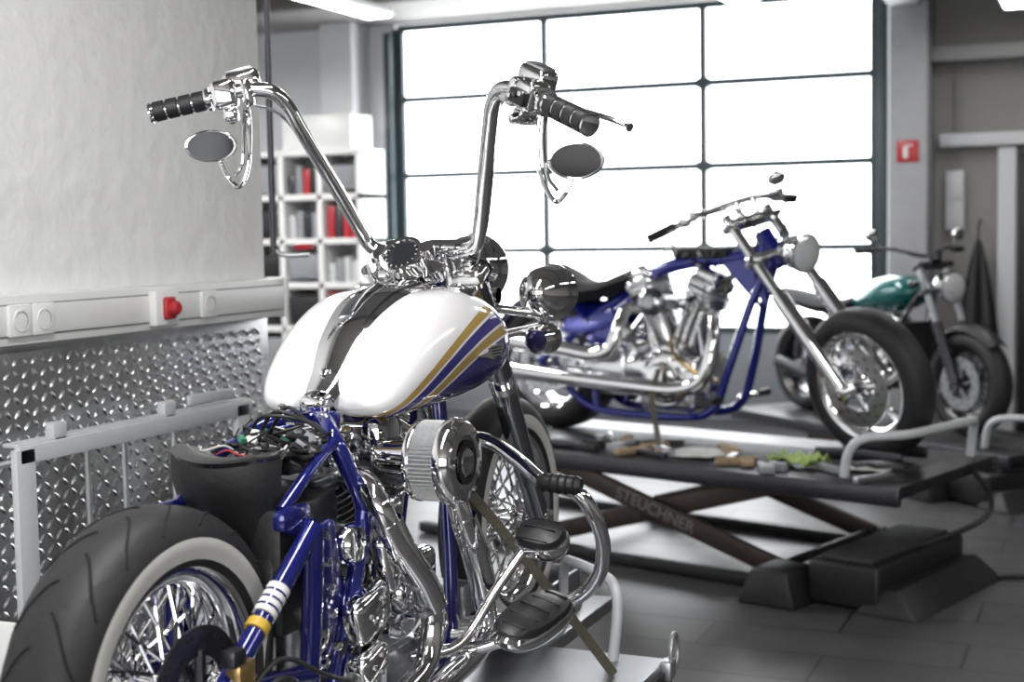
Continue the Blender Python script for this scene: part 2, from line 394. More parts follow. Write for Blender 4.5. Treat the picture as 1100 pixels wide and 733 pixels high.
def spokes(B,part,c,rr,hub,n=40,r=.0024,hx=.045,m=chrome):
    c=V(c)
    for k in range(n):
        th=2*math.pi*k/n;s=1 if k%2 else -1;tw=(.55 if (k//2)%2 else -.55)
        a=c+V((s*hx,hub*math.cos(th+tw),hub*math.sin(th+tw)));b=c+V((s*.008,rr*math.cos(th),rr*math.sin(th)))
        B.tube(part,[a,b],r,m,sub=1,n=6,caps=False)
def rim(B,part,c,rr,w,m=chrome):
    B.lathe(part,[(.40*w,rr-.002),(.42*w,rr+.006),(.385*w,rr+.006),(.33*w,rr-.012),(.15*w,rr-.024),(-.15*w,rr-.024),(-.33*w,rr-.012),(-.385*w,rr+.006),(-.42*w,rr+.006),(-.40*w,rr-.002),(-.32*w,rr-.018),(-.15*w,rr-.03),(.15*w,rr-.03),(.32*w,rr-.018)],c,(1,0,0),m,n=72,closed=True)
def hub(B,part,c,w,r,m=chrome):
    B.lathe(part,[(-w,0),(-w,r*.5),(-w*.8,r*.6),(-w*.75,r),(-w*.6,r),(-w*.5,r*.6),(w*.5,r*.6),(w*.6,r),(w*.75,r),(w*.8,r*.6),(w,r*.5),(w,0)],c,(1,0,0),m,n=32)
def disc(B,part,c,x,r0,r1,m=satin,holes=24):
    c=V(c)+V((x,0,0))
    B.lathe(part,[(-.0025,r0),(-.0025,r1),(.0025,r1),(.0025,r0)],c,(1,0,0),m,n=48,closed=True)
    for k in range(holes):
        for q in(.35,.65):
            th=2*math.pi*(k+q)/holes;rr=r0+(r1-r0)*(.3+.4*((k+int(q*3))%2)+.0)
            B.lathe(part,[(-.0032,0),(-.0032,.0045),(.0032,.0045),(.0032,0)],c+V((0,rr*math.cos(th),rr*math.sin(th))),(1,0,0),rubber2,n=8)
    for k in range(5):
        th=2*math.pi*k/5;B.tube(part,[c+V((0,.03*math.cos(th),.03*math.sin(th))),c+V((0,(r0+.01)*math.cos(th+.2),(r0+.01)*math.sin(th+.2)))],.009,m,sub=1,n=6)
def bolts(B,part,c,axis,R,n,r=.006,h=.006,m=chrome):
    u,w=perp(axis)
    for k in range(n):
        t=2*math.pi*k/n;B.lathe(part,[(0,r),(h*.8,r),(h,r*.7),(h,0)],V(c)+(u*math.cos(t)+w*math.sin(t))*R,axis,m,n=6)
def engine(B,y0,z0,s=1.,P='engine',dark=castal):
    M0=B.M.copy();B.M=M0@Matrix.Translation((0,y0,z0))@Matrix.Scale(s,4)
    B.lathe(P,[(-.105,0),(-.105,.10),(-.09,.125),(0,.13),(.08,.125),(.1,.105),(.1,0)],(0,0,0),(1,0,0),dark,n=40)
    B.box(P,(.19,.24,.14),(0,0,-.06),dark,bevel=.03,seg=3)
    B.lathe('engine_covers',[(.09,.098),(.125,.096),(.135,.085),(.138,.055),(.142,.052),(.165,.05),(.175,.042),(.178,0)],(0,.015,.0),(1,0,0),chrome,n=40)
    bolts(B,'engine_covers',(.13,.015,0),(1,0,0),.082,8);bolts(B,'engine_covers',(.172,.015,0),(1,0,0),.034,5,.004,.004)
    B.box('engine_covers',(.05,.13,.09),(.115,.09,.03),chrome,bevel=.02,seg=3);B.box('engine_covers',(.05,.12,.07),(.11,-.09,.03),chrome,bevel=.02,seg=3)
    B.lathe('engine_covers',[(0,.028),(.05,.028),(.056,.02),(.056,0)],(.06,.15,-.02),(.3,1,0),chrome,n=20)
    for sg in(1,-1):
        a=math.radians(22.5)*sg;d=V((0,math.sin(a),math.cos(a)));R=Matrix.Rotation(-a,3,'X')
        prof=[(.10,.05)]
        nf=11
        for k in range(nf):
            h=.115+k*.0145;prof+=[(h,.052),(h+.001,.074),(h+.005,.074),(h+.006,.052)]
        prof+=[(.28,.05)]
        B.lathe('cylinders',prof,(0,0,0),d,dark,n=32)
        B.lathe('cylinders',[(.275,.07),(.285,.082),(.29,.082),(.292,.07),(.30,.07),(.302,.086),(.307,.086),(.309,.07),(.317,.07),(.319,.086),(.324,.086),(.326,.07),(.335,.07)],(0,0,0),d,satin,n=32)
        B.box('rocker_boxes',(.15,.115,.045),d*.352,chrome,rot=R,bevel=.014,seg=3)
        B.box('rocker_boxes',(.13,.10,.04),d*.385,chrome,rot=R,bevel=.016,seg=3)
        for xx in(-.055,.055):
            for yy in(-.04,.04):B.lathe('rocker_boxes',[(0,.008),(.008,.008),(.008,0)],d*.402+R@V((xx,yy,0)),d,satin,n=8)
        for k in(0,1):
            p0=V((.085,sg*(.02+.035*k),.085));p1=d*.33+R@V((.078,-.015+.035*k,0))
            B.tube('pushrod_tubes',[p0,p1],.0085,chrome,sub=1,n=10);B.tube('pushrod_tubes',[p0,p0+(p1-p0)*.28],.012,chrome,sub=1,n=10);B.tube('pushrod_tubes',[p0+(p1-p0)*.55,p0+(p1-p0)*.62],.012,chrome,sub=1,n=10)
        B.box('engine_covers',(.045,.055,.04),(.085,sg*.04,.085),chrome,bevel=.01,rot=R)
        B.lathe('spark_plug',[(0,.008),(.03,.008),(.032,.011),(.05,.011),(.05,0)],d*.31+V((.07,0,0)),(1,0,-.3),wireb,n=10)
    B.tube('intake',[(0,-.06,.26),(.03,0,.255),(0,.06,.26)],.022,satin)
    B.tube('intake',[(.02,0,.255),(.10,0,.26),(.13,0,.26)],.028,satin)
    for x,r,c in((-.14,.11,0),(-.14,.125,-.27)):B.lathe('primary_cover',[(-.04,0),(-.04,r*.7),(-.03,r*.9),(.03,r),(.05,r),(.05,0)],(x,c,0),(1,0,0),chrome,n=36)
    B.box('primary_cover',(.08,.27,.20),(-.135,-.135,0),chrome,bevel=.02,seg=3)
    B.box('transmission',(.2,.2,.2),(0,-.28,.02),dark,bevel=.03,seg=3)
    B.lathe('transmission',[(.08,.085),(.12,.085),(.13,.07),(.135,.0)],(0,-.28,.02),(1,0,0),chrome,n=32);bolts(B,'transmission',(.125,-.28,.02),(1,0,0),.07,6)
    B.lathe('starter',[(-.02,0),(-.02,.03),(.1,.035),(.11,.028),(.11,0)],(.0,-.19,.15),(1,0,0),chrome,n=24)
    B.M=M0
def grip(B,a,b,r=.02):
    a=V(a);b=V(b);d=(b-a);L=d.length
    B.lathe('grips',[(0,0),(0,r*1.25),(.008,r*1.25),(.01,r)]+sum([[(L*(.10+.215*k),r*.94),(L*(.115+.215*k),r*1.06),(L*(.275+.215*k),r*1.06),(L*(.29+.215*k),r*.94)] for k in range(4)],[])+[(L*.965,r),(L*.97,r*1.1),(L,r*1.1),(L+.006,r*.7),(L+.006,0)],a,d,[chrome]*3+sum([[chrome,gripr,gripr,gripr] for k in range(4)],[])+[chrome]*6,n=24)
def mirror(B,c,nrm,rx,rz,stem,part='mirror'):
    c=V(c);n=V(nrm).normalized();u=n.cross(V((0,0,1))).normalized();w=u.cross(n)
    def ring(k,off,s=1.):return [c+n*off+u*rx*k*math.cos(t)+w*rz*k*math.sin(t) for t in [2*math.pi*i/32 for i in range(32)]]
    B.loft(part,[ring(.92,.002),ring(1,.003),ring(1.02,-.004),ring(.9,-.016),ring(.55,-.024),ring(.02,-.026)],chrome,caps=True)
    B.loft(part+'_glass',[ring(.91,.0022),ring(.9,.0035),ring(.01,.0035)],mirrorm)
    B.tube(part+'_stem',stem,.0055,chrome,n=8)
def headlamp(B,part,c,ax,r,L,m=chrome):
    B.lathe(part,[(-L,0),(-L*.97,r*.25),(-L*.8,r*.6),(-L*.5,r*.88),(-L*.15,r*.98),(0,r),(.008,r*1.05),(.02,r*1.05),(.024,r*.96)],c,ax,m,n=40)
    B.lathe(part+'_lens',[(.02,r*.97),(.03,r*.8),(.036,r*.4),(.038,0)],c,ax,lens,n=32)
# ------------------------------------------------------------------ near motorcycle
RZ=math.radians(.9)
pv=V((0,1.15,0));loc=V((-1.49,1.85,.38))+pv-Matrix.Rotation(RZ,3,'Z')@pv
B=Obj('cruiser_motorcycle',tuple(loc),RZ)
R=.325
ra=(.0,.05,.320);fa=(0,1.59,R)
tyre(B,'rear_tyre',ra,.318,.160,.212,ww=True,grooves=18)
rim(B,'rear_rim',ra,.212,.160);hub(B,'rear_hub',ra,.08,.055);spokes(B,'rear_spokes',ra,.202,.05,n=60,r=.0036,hx=.05)
tyre(B,'front_tyre',fa,R,.12,.222,ww=True,grooves=0)
rim(B,'front_rim',fa,.222,.12);hub(B,'front_hub',fa,.065,.04);spokes(B,'front_spokes',fa,.21,.038,n=60,r=.0027)
disc(B,'rear_brake_disc',ra,.093,.075,.125,darkmetal,16)
B.prism('rear_brake_caliper',[(-.06,-.03),(.05,-.035),(.07,0),(.05,.035),(-.04,.04),(-.07,.01)],(.115,.08,.225),(0,1,0),(0,0,1),.05,darkmetal)
B.lathe('axle_nut',[(0,.0),(0,.024),(.02,.024),(.026,.018),(.026,0)],(.165,0.05,.320),(1,0,0),chrome,n=6)
disc(B,'front_brake_disc',fa,-.075,.08,.145,satin,20)
B.box('front_brake_caliper',(.04,.11,.07),(-.09,1.50,.42),chrome,bevel=.015)
for s in(1,-1):
    B.tube('swing_arm',[(s*.145,-.0,.318),(s*.145,.14,.318),(s*.145,.32,.29)],.022,bluep)
    B.tube('swing_arm',[(s*.148,.03,.338),(s*.15,.16,.43),(s*.15,.34,.555)],.019,bluep)
    B.tube('swing_arm',[(s*.15,.34,.555),(s*.15,.33,.42),(s*.145,.32,.27)],.02,bluep,sub=3)
    B.box('swing_arm',(.02,.09,.07),(s*.145,.02,.318),bluep,bevel=.012)
B.tube('swing_arm',[(-.15,.34,.555),(.15,.34,.555)],.018,bluep)
a=V((.15,.12,.405));b=V((.15,.31,.534));d=b-a
B.tube('strut_label',[a+d*.25,a+d*.52],.0213,paper,sub=1,n=14);B.tube('strut_label',[a+d*.10,a+d*.18],.0214,yellow,sub=1,n=14)
for k in range(3):B.tube('strut_label',[a+d*(.30+.07*k),a+d*(.32+.07*k)],.0216,bluep,sub=1,n=14)
B.box('rear_fittings',(.03,.05,.06),(.165,.07,.36),gold,bevel=.006);B.box('rear_fittings',(.03,.04,.03),(.165,.05,.40),darkmetal,bevel=.006)
B.tube('rear_fittings',[(.16,.10,.30),(.18,.16,.33),(.175,.22,.31),(.16,.26,.27)],.006,wireb)
B.tube('frame',[(0,1.13,.91),(0,.9,.79),(0,.68,.725),(0,.58,.705)],.026,bluep)
for s in(1,-1):
    B.tube('frame',[(0,.62,.715),(s*.05,.57,.715),(s*.095,.52,.69),(s*.12,.53,.63),(s*.135,.56,.54),(s*.14,.50,.40),(s*.135,.42,.22),(s*.13,.45,.13),(s*.12,.8,.11),(s*.10,1.0,.13),(s*.08,1.08,.25),(s*.05,1.12,.55),(s*.02,1.14,.82)],.0175,bluep,n=12)
    B.tube('frame',[(s*.10,.53,.69),(s*.11,.42,.655),(s*.11,.30,.59)],.012,bluep)
    B.box('frame_casting',(.028,.09,.20),(s*.13,.41,.45),bluep,bevel=.012,rot=(.15,0,0))
    B.box('frame_casting',(.03,.10,.04),(s*.125,.31,.578),bluep,bevel=.012)
    for z in(.38,.43,.48,.53):B.lathe('frame_bolts',[(0,.009),(.010,.009),(.012,0)],(s*.143,.40+.15*(.45-z),z),(s,0,0),chrome,n=6)
B.lathe('steering_neck',[(0,.035),(.16,.035),(.165,.03)],(0,1.20,.84),(0,-.53,.85),bluep,n=24)
B.box('frame',(.13,.03,.045),(0,.60,.71),bluep,bevel=.012)
for x in(-.05,0,.05):B.lathe('frame_bolts',[(0,.008),(.01,.008),(.01,0)],(x,.575,.735),(0,-.3,1),chrome,n=6)
B.box('tank_mount',(.06,.05,.03),(0,.625,.745),chrome,bevel=.01,seg=3);B.lathe('tank_mount',[(0,.012),(.012,.012),(.014,0)],(0,.615,.758),(0,-.3,1),chrome,n=6)
B.box('battery_box',(.20,.22,.24),(0,.42,.47),blackmatte,bevel=.015)
g=[]
for yy,zz,hw in((.48,.635,.08),(.42,.648,.095),(.355,.662,.107),(.315,.672,.114),(.285,.676,.118),(.268,.668,.118),(.266,.645,.115),(.276,.61,.110),(.288,.57,.102),(.30,.50,.09)):
    g.append([(hw*t-.018,yy+.055*t*t,zz-.012*t*t+(.024*t*t if zz>.66 else 0)) for t in [(-1+2*k/14) for k in range(15)]])
B.sheet('seat_pan',g,.009,blackmatte)
g2=[[(x,y-.006,z+.003) for x,y,z in r] for r in g[3:6]]
B.sheet('seat_pan_lip',g2,.012,blackp)
B.box('inner_fender',(.17,.02,.30),(0,.31,.43),blackmatte,bevel=.008,rot=(-.15,0,0))
for k in range(60):
    p=V((random.uniform(-.09,.11),random.uniform(.38,.58),random.uniform(.67,.69)));pts=[p]
    for q in range(4):
        p=p+V((random.uniform(-.045,.045),random.uniform(-.04,.04),random.uniform(-.016,.022)));p.x=max(-.11,min(.11,p.x));p.y=max(.35,min(.60,p.y));p.z=max(.66,min(.725,p.z));pts.append(p.copy())
    B.tube('wiring_loom',pts,random.choice([.002,.003,.0035]),random.choice([wireb]*9+[wirer,wirew]),sub=4,n=5)
for k in range(22):
    B.box('connectors',(random.uniform(.010,.03),random.uniform(.012,.028),.012),(random.uniform(-.08,.10),random.uniform(.38,.57),random.uniform(.68,.705)),random.choice([whitep,blackmatte,blackmatte,blackmatte,boxgrey,boxgrey,wiregn]),rot=(random.random(),random.random()*.5,random.random()*3),bevel=.002)
B.box('control_unit',(.09,.11,.03),(.04,.43,.655),blackmatte,bevel=.005)
for k in range(3):B.tube('bracket',[(-.09+.02*k,.52,.69),(-.03+.02*k,.47+.01*k,.735+.008*k),(.05,.50,.725),(.09,.52,.69)],.004,wireb)
engine(B,.735,.335,1.0)
ac=V((.20,.70,.625))
B.lathe('air_cleaner_base',[(-.10,.035),(-.01,.04),(-.01,.082),(0,.084),(.004,.082),(.004,0)],ac,(1,0,0),chrome,n=40)
n=120
rings=[]
for xx in(.004,.06):
    rings.append([ac+V((xx,(.082 if k%2 else .073)*math.cos(2*math.pi*k/n),(.082 if k%2 else .073)*math.sin(2*math.pi*k/n))) for k in range(n)])
B.loft('air_filter',rings,filterm)
B.lathe('air_cleaner_cover',[(.058,.075),(.058,.086),(.068,.089),(.085,.086),(.095,.078),(.098,.06),(.094,.055),(.094,.03),(.100,.026),(.103,0)],ac,(1,0,0),chrome,n=48)
bolts(B,'air_cleaner_cover',ac+V((.095,0,0)),(1,0,0),.067,3,.006,.006)
B.lathe('air_cleaner_emblem',[(.097,.045),(.0985,.045),(.0985,.032)],ac,(1,0,0),blackp,n=32)
# tank
def interp(keys,y):
    if y<=keys[0][0]:return list(keys[0][1:])
    for i in range(len(keys)-1):
        if keys[i][0]<=y<=keys[i+1][0]:
            k0=keys[max(i-1,0)];k1=keys[i];k2=keys[i+1];k3=keys[min(i+2,len(keys)-1)];t=(y-k1[0])/(k2[0]-k1[0]);out=[]
            for j in range(1,len(k1)):
                m1=(k2[j]-k0[j])/(k2[0]-k0[0]) if k2[0]!=k0[0] else 0;m2=(k3[j]-k1[j])/(k3[0]-k1[0]) if k3[0]!=k1[0] else 0;h=k2[0]-k1[0]
                out.append((2*t**3-3*t*t+1)*k1[j]+(t**3-2*t*t+t)*m1*h+(-2*t**3+3*t*t)*k2[j]+(t**3-t*t)*m2*h)
            return out
    return list(keys[-1][1:])
TK=[(.628,.05,.10,.734,.748),(.638,.025,.130,.722,.772),(.655,.012,.150,.715,.796),(.69,.008,.167,.711,.836),(.74,.006,.179,.710,.878),(.80,.006,.188,.711,.912),(.88,.006,.195,.713,.940),(.97,.006,.199,.717,.951),(1.06,.006,.200,.724,.947),(1.15,.008,.195,.738,.928),(1.21,.018,.178,.760,.898),(1.24,.04,.150,.786,.868),(1.25,.07,.115,.812,.845)]
for s in(1,-1):
    rings=[]
    ys=[.628+(1.25-.628)*(.5-.5*math.cos(math.pi*k/46)) for k in range(47)]
    for y in ys:
        x0,x1,z0,z1=interp(TK,y);cx=(x0+x1)/2;ax=(x1-x0)/2;cz=(z0+z1)/2;az=(z1-z0)/2;ring=[]
        for k in range(56):
            t=2*math.pi*k/56;c,sn=math.cos(t),math.sin(t);e=2/3.0
            px=math.copysign(abs(c)**e,c)*ax;pz=math.copysign(abs(sn)**e,sn)*az
            if px>0 and pz>0: px*=(1-.30*(pz/az)**1.5)
            elif px>0 and pz<0: px*=(1-.12*(-pz/az)**2)
            if pz>0: pz+=.012*(1-px/ax)*(pz/az)*.6
            ring.append(V((s*(cx+px)+.007,y,cz+pz)))
        rings.append(ring)
    B.loft('fuel_tank',rings,tankm)
def crown(y):
    return interp([(.625,.762),(.65,.790),(.70,.850),(.76,.898),(.83,.935),(.90,.956),(1.0,.968),(1.10,.966)],y)[0]
def dashw(y):return interp([(.62,.036),(.67,.048),(.74,.060),(.82,.070),(.90,.078),(1.0,.082),(1.10,.07)],y)[0]
def strip(part,y0,y1,f0,f1,lift,th,m,n=26,c=11):
    g=[]
    for i in range(n+1):
        y=y0+(y1-y0)*i/n;w=dashw(y);row=[]
        for k in range(c+1):
            t=f0+(f1-f0)*k/c;row.append((w*t+.007,y,crown(y)+lift-.020*abs(t)**2.2))
        g.append(row)
    B.sheet(part,g,th,m)
strip('dash_console',.62,1.09,-1,1,.006,.012,chrome)
strip('dash_panel',.76,.90,-.42,.10,.0145,.004,smoke)
strip('dash_trim',.66,1.0,-1.26,-1.02,.004,.010,blackp,c=4)
strip('dash_trim',.69,1.0,.60,.68,.0125,.002,blackp,c=3)
for k in range(9):
    y=.71+.03*k;B.box('dash_stitching',(.012,.008,.006),(-1.14*dashw(y)+.007,y,crown(y)-.014),chrome,bevel=.002,rot=(.4,0,0))
B.lathe('dash_bolt',[(-.01,.013),(.006,.012),(.010,.006),(.010,0)],(.007,.65,crown(.65)+.012),(0,-.6,.8),chrome,n=16)
B.lathe('fuel_cap',[(-.03,.03),(.004,.034),(.008,.034),(.012,.027),(.013,.014),(.016,.012),(.016,0)],(.125,1.06,.952),(.15,0.05,1),chrome,n=32)
B.lathe('fuel_cap',[(-.03,.03),(.004,.034),(.008,.034),(.012,.027),(.013,0)],(-.112,1.06,.952),(-.15,0.05,1),chrome,n=32)
B.prism('tank_badge',[(-.075,0),(-.03,.006),(.0,.018),(.05,.022),(.07,.018),(.06,.004),(.03,-.01),(0,-.012),(-.03,-.006)],(.206,1.04,.812),(0,1,0),(0,0,1),.014,chrome)
for k in range(4):B.box('tank_badge',(.006,.07-.01*k,.003),(.213,1.055+.004*k,.825-.007*k),darkmetal,bevel=.001)
sa=V((-.05,-.72,.69))
B.lathe('speedometer',[(-.09,.0),(-.085,.02),(-.06,.04),(-.02,.05),(0,.052),(.008,.054),(.013,.052),(.013,.043),(.009,.042)],(0,1.03,1.03),sa,chrome,n=40)
B.lathe('speedometer_face',[(.008,.043),(.0085,0)],(0,1.03,1.03),sa,glassd,n=32)
u,w=perp(sa)
for k in range(13):
    t=math.radians(-40+k*22);c=V((0,1.03,1.03))+sa.normalized()*.010+(u*math.cos(t)+w*math.sin(t))*.035
    B.tube('speedometer_ticks',[c,c+(u*math.cos(t)+w*math.sin(t))*.005],.0008,whitep,sub=1,n=4)
for k,(x,y,z) in enumerate([(.06,1.03,1.05),(-.06,1.03,1.035),(.065,1.07,1.0),(-.07,1.0,1.0),(.04,1.08,.985),(-.045,1.07,.985)]):
    B.lathe('indicator_pods',[(-.035,0),(-.03,.012),(0,.018),(.006,.018),(.006,0)],(x,y,z),(0,-.7,.7),chrome,n=20)
for s in(1,-1):
    B.lathe('riser',[(-.05,.02),(.0,.024),(.05,.022),(.06,.02),(.06,0)],(s*.055,1.15,1.0),(0,-.25,1),chrome,n=20)
    B.lathe('riser',[(-.035,.0),(-.035,.024),(.035,.024),(.035,0)],(s*.055,1.14,1.045),(1,0,0),chrome,n=20)
LB=[(0,1.14,1.04),(-.09,1.14,1.04),(-.132,1.135,1.052),(-.153,1.12,1.09),(-.185,1.075,1.18),(-.228,.985,1.32),(-.246,.955,1.376),(-.270,.93,1.406),(-.31,.91,1.412),(-.355,.885,1.405),(-.392,.87,1.392)]
RB=[(0,1.14,1.04),(.09,1.14,1.04),(.133,1.135,1.052),(.152,1.12,1.09),(.185,1.07,1.18),(.239,.985,1.315),(.259,.955,1.356),(.288,.925,1.380),(.328,.90,1.380),(.37,.875,1.364),(.42,.845,1.342)]
B.tube('handlebar',LB,.0168,chrome,sub=7,n=16);B.tube('handlebar',RB,.0168,chrome,sub=7,n=16)
grip(B,(-.392,.87,1.392),(-.516,.812,1.362),.0215);grip(B,(.42,.845,1.342),(.538,.78,1.287),.022)
def control(s,p,d):
    p=V(p);d=V(d).normalized();q=d.to_track_quat('X','Z').to_matrix()
    B.box('switchgear',(.058,.058,.066),p,chrome,rot=q,bevel=.014,seg=3)
    B.box('switchgear',(.05,.018,.03),p+q@V((0,-.034,-.005)),blackmatte,rot=q,bevel=.004)
    B.box('switchgear',(.034,.055,.034),p+q@V((-.005,.0,-.046)),chrome,rot=q,bevel=.010,seg=3)
    B.box('master_cylinder',(.085,.055,.055),p+q@V((-.04,.040*s,.024)),chrome,rot=q,bevel=.016,seg=3)
    B.box('master_cylinder',(.060,.036,.006),p+q@V((-.04,.040*s,.052)),satin,rot=q,bevel=.003)
    B.box('clamp',(.024,.048,.064),p+q@V((-.052,.005,-.008)),chrome,rot=q,bevel=.010)
    B.lathe('clamp',[(0,.009),(.016,.009),(.018,.005),(.018,0)],p+q@V((-.05,-.018,-.02)),q@V((0,-1,0)),satin,n=10)
    B.lathe('clamp',[(0,.012),(.02,.012),(.024,.007),(.024,0)],p+q@V((.0,-.02,-.045)),q@V((0,-1,-.5)),chrome,n=16)
    for k in(-1,1):B.lathe('switchgear',[(0,.004),(.004,.004),(.004,0)],p+q@V((.0+k*.018,-.02,.033)),(0,0,1),satin,n=6)
    for k in range(3):B.box('switch_button',(.012,.010,.010),p+q@V((-.016+.016*k,-.045,-.006+.006*k)),chrome if k!=1 else blackp,rot=q,bevel=.002)
control(-1,(-.364,.882,1.401),V((-.135,-.065,-.03)))
control(1,(.385,.862,1.36),V((.12,-.065,-.055)))
def lever(pts):B.tube('lever',pts,[.009,.008,.006,.006,.005,.010],chrome,n=8)
lever([(.34,.925,1.375),(.41,.935,1.355),(.47,.93,1.33),(.53,.93,1.31),(.565,.925,1.295),(.575,.92,1.29)])
lever([(-.33,.945,1.41),(-.40,.93,1.40),(-.46,.915,1.388),(-.51,.90,1.375),(-.535,.885,1.368),(-.548,.88,1.365)])
mirror(B,(-.380,.845,1.285),(.22,-.97,.05),.060,.036,[(-.318,.90,1.38),(-.306,.89,1.33),(-.306,.88,1.24),(-.326,.875,1.195),(-.356,.875,1.215),(-.378,.87,1.26)])
B.tube('mirror_stem_brace',[(-.322,.90,1.37),(-.320,.885,1.30),(-.322,.88,1.245),(-.342,.88,1.22)],.004,chrome,n=6)
mirror(B,(.47,.885,1.225),(.12,-.98,.1),.058,.038,[(.395,.89,1.34),(.385,.89,1.28),(.39,.89,1.20),(.42,.89,1.145),(.445,.89,1.16),(.465,.90,1.208)])
B.tube('mirror_stem_brace',[(.405,.89,1.32),(.398,.89,1.27),(.405,.89,1.20),(.428,.89,1.165)],.004,chrome,n=6)
for s,e in((-1,(-.33,.93,1.385)),(1,(.33,.93,1.365))):
    B.tube('control_cable',[e,(s*.262,.978,1.345),(s*.20,1.078,1.18),(s*.155,1.14,1.07),(s*.10,1.16,.95),(s*.06,1.12,.85)],.0038,satin,n=6)
for k in range(6):
    x=-.13+.05*k;B.tube('control_cable',[(x,1.13,1.03),(x*1.2,1.20,1.0),(x*.8,1.20,.94),(x*.4,1.15,.88)],.004,random.choice([wireb,satin]),n=6)
for s in(1,-1):
    top=V((s*.108,1.165,1.005));ax=V((s*.108,1.585,.325));d=(ax-top)
    B.tube('fork',[top,top+d*.55],.0235,chrome,sub=1,n=20)
    B.tube('fork_cover',[top+d*.06,top+d*.40],.032,smoke,sub=1,n=24)
    B.tube('fork_lower',[top+d*.44,top+d*.5,top+d*1.0],[.029,.032,.032,.028],smoke,sub=3,n=20)
    B.tube('fork_lower',[top+d*.43,top+d*.455],.0345,chrome,sub=1,n=20)
    B.lathe('fork_axle_cap',[(-.03,0),(-.03,.03),(.03,.03),(.034,.02),(.034,0)],ax,(1,0,0),chrome,n=24)
    B.lathe('fork_cap',[(0,.025),(.012,.025),(.018,.015),(.018,0)],top,-d,chrome,n=16)
for f,w in((.02,.05),(.27,.045)):
    c=V((0,1.165,1.005))+V((0,.42,-.68))*f
    B.box('triple_clamp',(.29,.075,w*.8),c,chrome,rot=(.555,0,0),bevel=.015,seg=3)
B.lathe('headlight_bracket',[(-.13,.02),(.13,.02)],(0,1.28,.93),(1,0,0),chrome,n=16)
headlamp(B,'headlight',(0,1.42,.99),(0,1,-.04),.088,.13)
B.tube('headlight_bracket',[(-.2,1.37,.88),(-.1,1.30,.90),(0,1.28,.915),(.1,1.30,.90),(.2,1.37,.88)],.012,chrome)
for s in(1,-1):
    headlamp(B,'spot_lamp',(s*.205,1.42,.932),(s*.02,1,-.03),.068,.10)
    B.lathe('spot_lamp_mount',[(0,.012),(.05,.014),(.05,0)],(s*.205,1.38,.86),(0,0,1),chrome,n=12)
    headlamp(B,'turn_signal',(s*.205,1.39,.820),(0,1,0),.036,.06)
    B.lathe('turn_signal',[(-.04,0),(-.045,.02),(-.052,.034),(-.06,.028),(-.062,0)],(s*.205,1.39,.820),(0,1,0),chrome,n=20)
    B.tube('lamp_stem',[(s*.205,1.38,.86),(s*.205,1.39,.82)],.013,chrome,sub=1)
    B.tube('lamp_stem',[(s*.11,1.31,.83),(s*.205,1.38,.85)],.011,chrome,sub=1)
B.tube('exhaust',[(.07,.60,.60),(.14,.56,.60),(.185,.53,.565),(.205,.55,.50),(.225,.62,.40),(.235,.655,.32),(.235,.62,.235),(.235,.5,.205),(.235,.3,.205),(.235,.0,.21),(.235,-.2,.215)],.024,chrome,n=18)
B.tube('exhaust',[(.07,.87,.60),(.13,.88,.60),(.19,.84,.56),(.215,.85,.48),(.23,.90,.34),(.24,.915,.25),(.245,.86,.195),(.25,.70,.18),(.25,.45,.16),(.25,.0,.15),(.25,-.25,.15)],.024,chrome,n=18)
B.tube('heat_shield',[(.198,.54,.53),(.213,.57,.47),(.23,.62,.40),(.24,.652,.34)],.029,chrome,n=18)
B.tube('heat_shield',[(.218,.85,.48),(.232,.89,.38),(.242,.912,.29)],.029,chrome,n=18)
for z,y in((.40,.62),(.34,.64)):B.lathe('hose_clamp',[(-.006,.031),(.006,.031)],(.225,y,z),(0.05,.35,-.9),satin,n=20)
B.box('brake_pedal_bracket',(.03,.14,.09),(.17,.62,.22),castal,bevel=.02)
B.tube('brake_pedal_arm',[(.20,.62,.24),(.27,.70,.25),(.31,.80,.34),(.35,.88,.42)],.011,chrome)
B.lathe('master_brake',[(0,0),(0,.018),(.09,.018),(.10,.012),(.10,0)],(.18,.42,.25),(0,1,0.1),satin,n=16)
B.tube('brake_hose',[(.18,.42,.25),(.19,.3,.30),(.17,.18,.36),(.15,.08,.30)],.005,wireb,n=6)
B.box('frame_link',(.02,.16,.03),(.20,.40,.20),satin,bevel=.006)
for k in range(7):
    y=.36+.05*k;B.lathe('fasteners',[(0,.009),(.012,.009),(.014,.006),(.014,0)],(.15,y,.30+.02*math.sin(k*2)),(1,0,0),chrome,n=6)
for k in range(5):
    B.tube('oil_line',[(.10,.42+.03*k,.22),(.15,.44+.035*k,.30),(.14,.50+.03*k,.38+.02*k),(.10,.58+.02*k,.42)],.0055,chrome if k%2 else wireb,n=8)
B.lathe('starter_cover',[(0,0),(0,.04),(.06,.042),(.075,.034),(.08,0)],(.08,.50,.49),(1,0,0),chrome,n=28)
for (sx,sy,sz),c,r in (((.05,.13,.09),(.17,.50,.36),.018),((.04,.08,.12),(.17,.60,.44),.016),((.05,.10,.06),(.185,.47,.27),.014),((.04,.06,.06),(.16,.62,.53),.014),((.035,.11,.05),(.20,.72,.27),.012)):
    B.box('chrome_side_covers',(sx,sy,sz),c,chrome,bevel=r,seg=3,rot=(.25,0,0));bolts(B,'chrome_side_covers',(c[0]+sx/2,c[1],c[2]),(1,0,0),min(sy,sz)*.33,3,.005,.005,satin)
B.lathe('chrome_side_covers',[(0,.045),(.03,.045),(.045,.035),(.05,0)],(.14,.66,.36),(1,0,0),chrome,n=28)
B.box('regulator',(.1,.05,.08),(.05,1.13,.22),castal,bevel=.008)
for k in range(6):B.box('regulator',(.1,.004,.07),(.05,1.155+.006*k,.22),castal,bevel=.001)
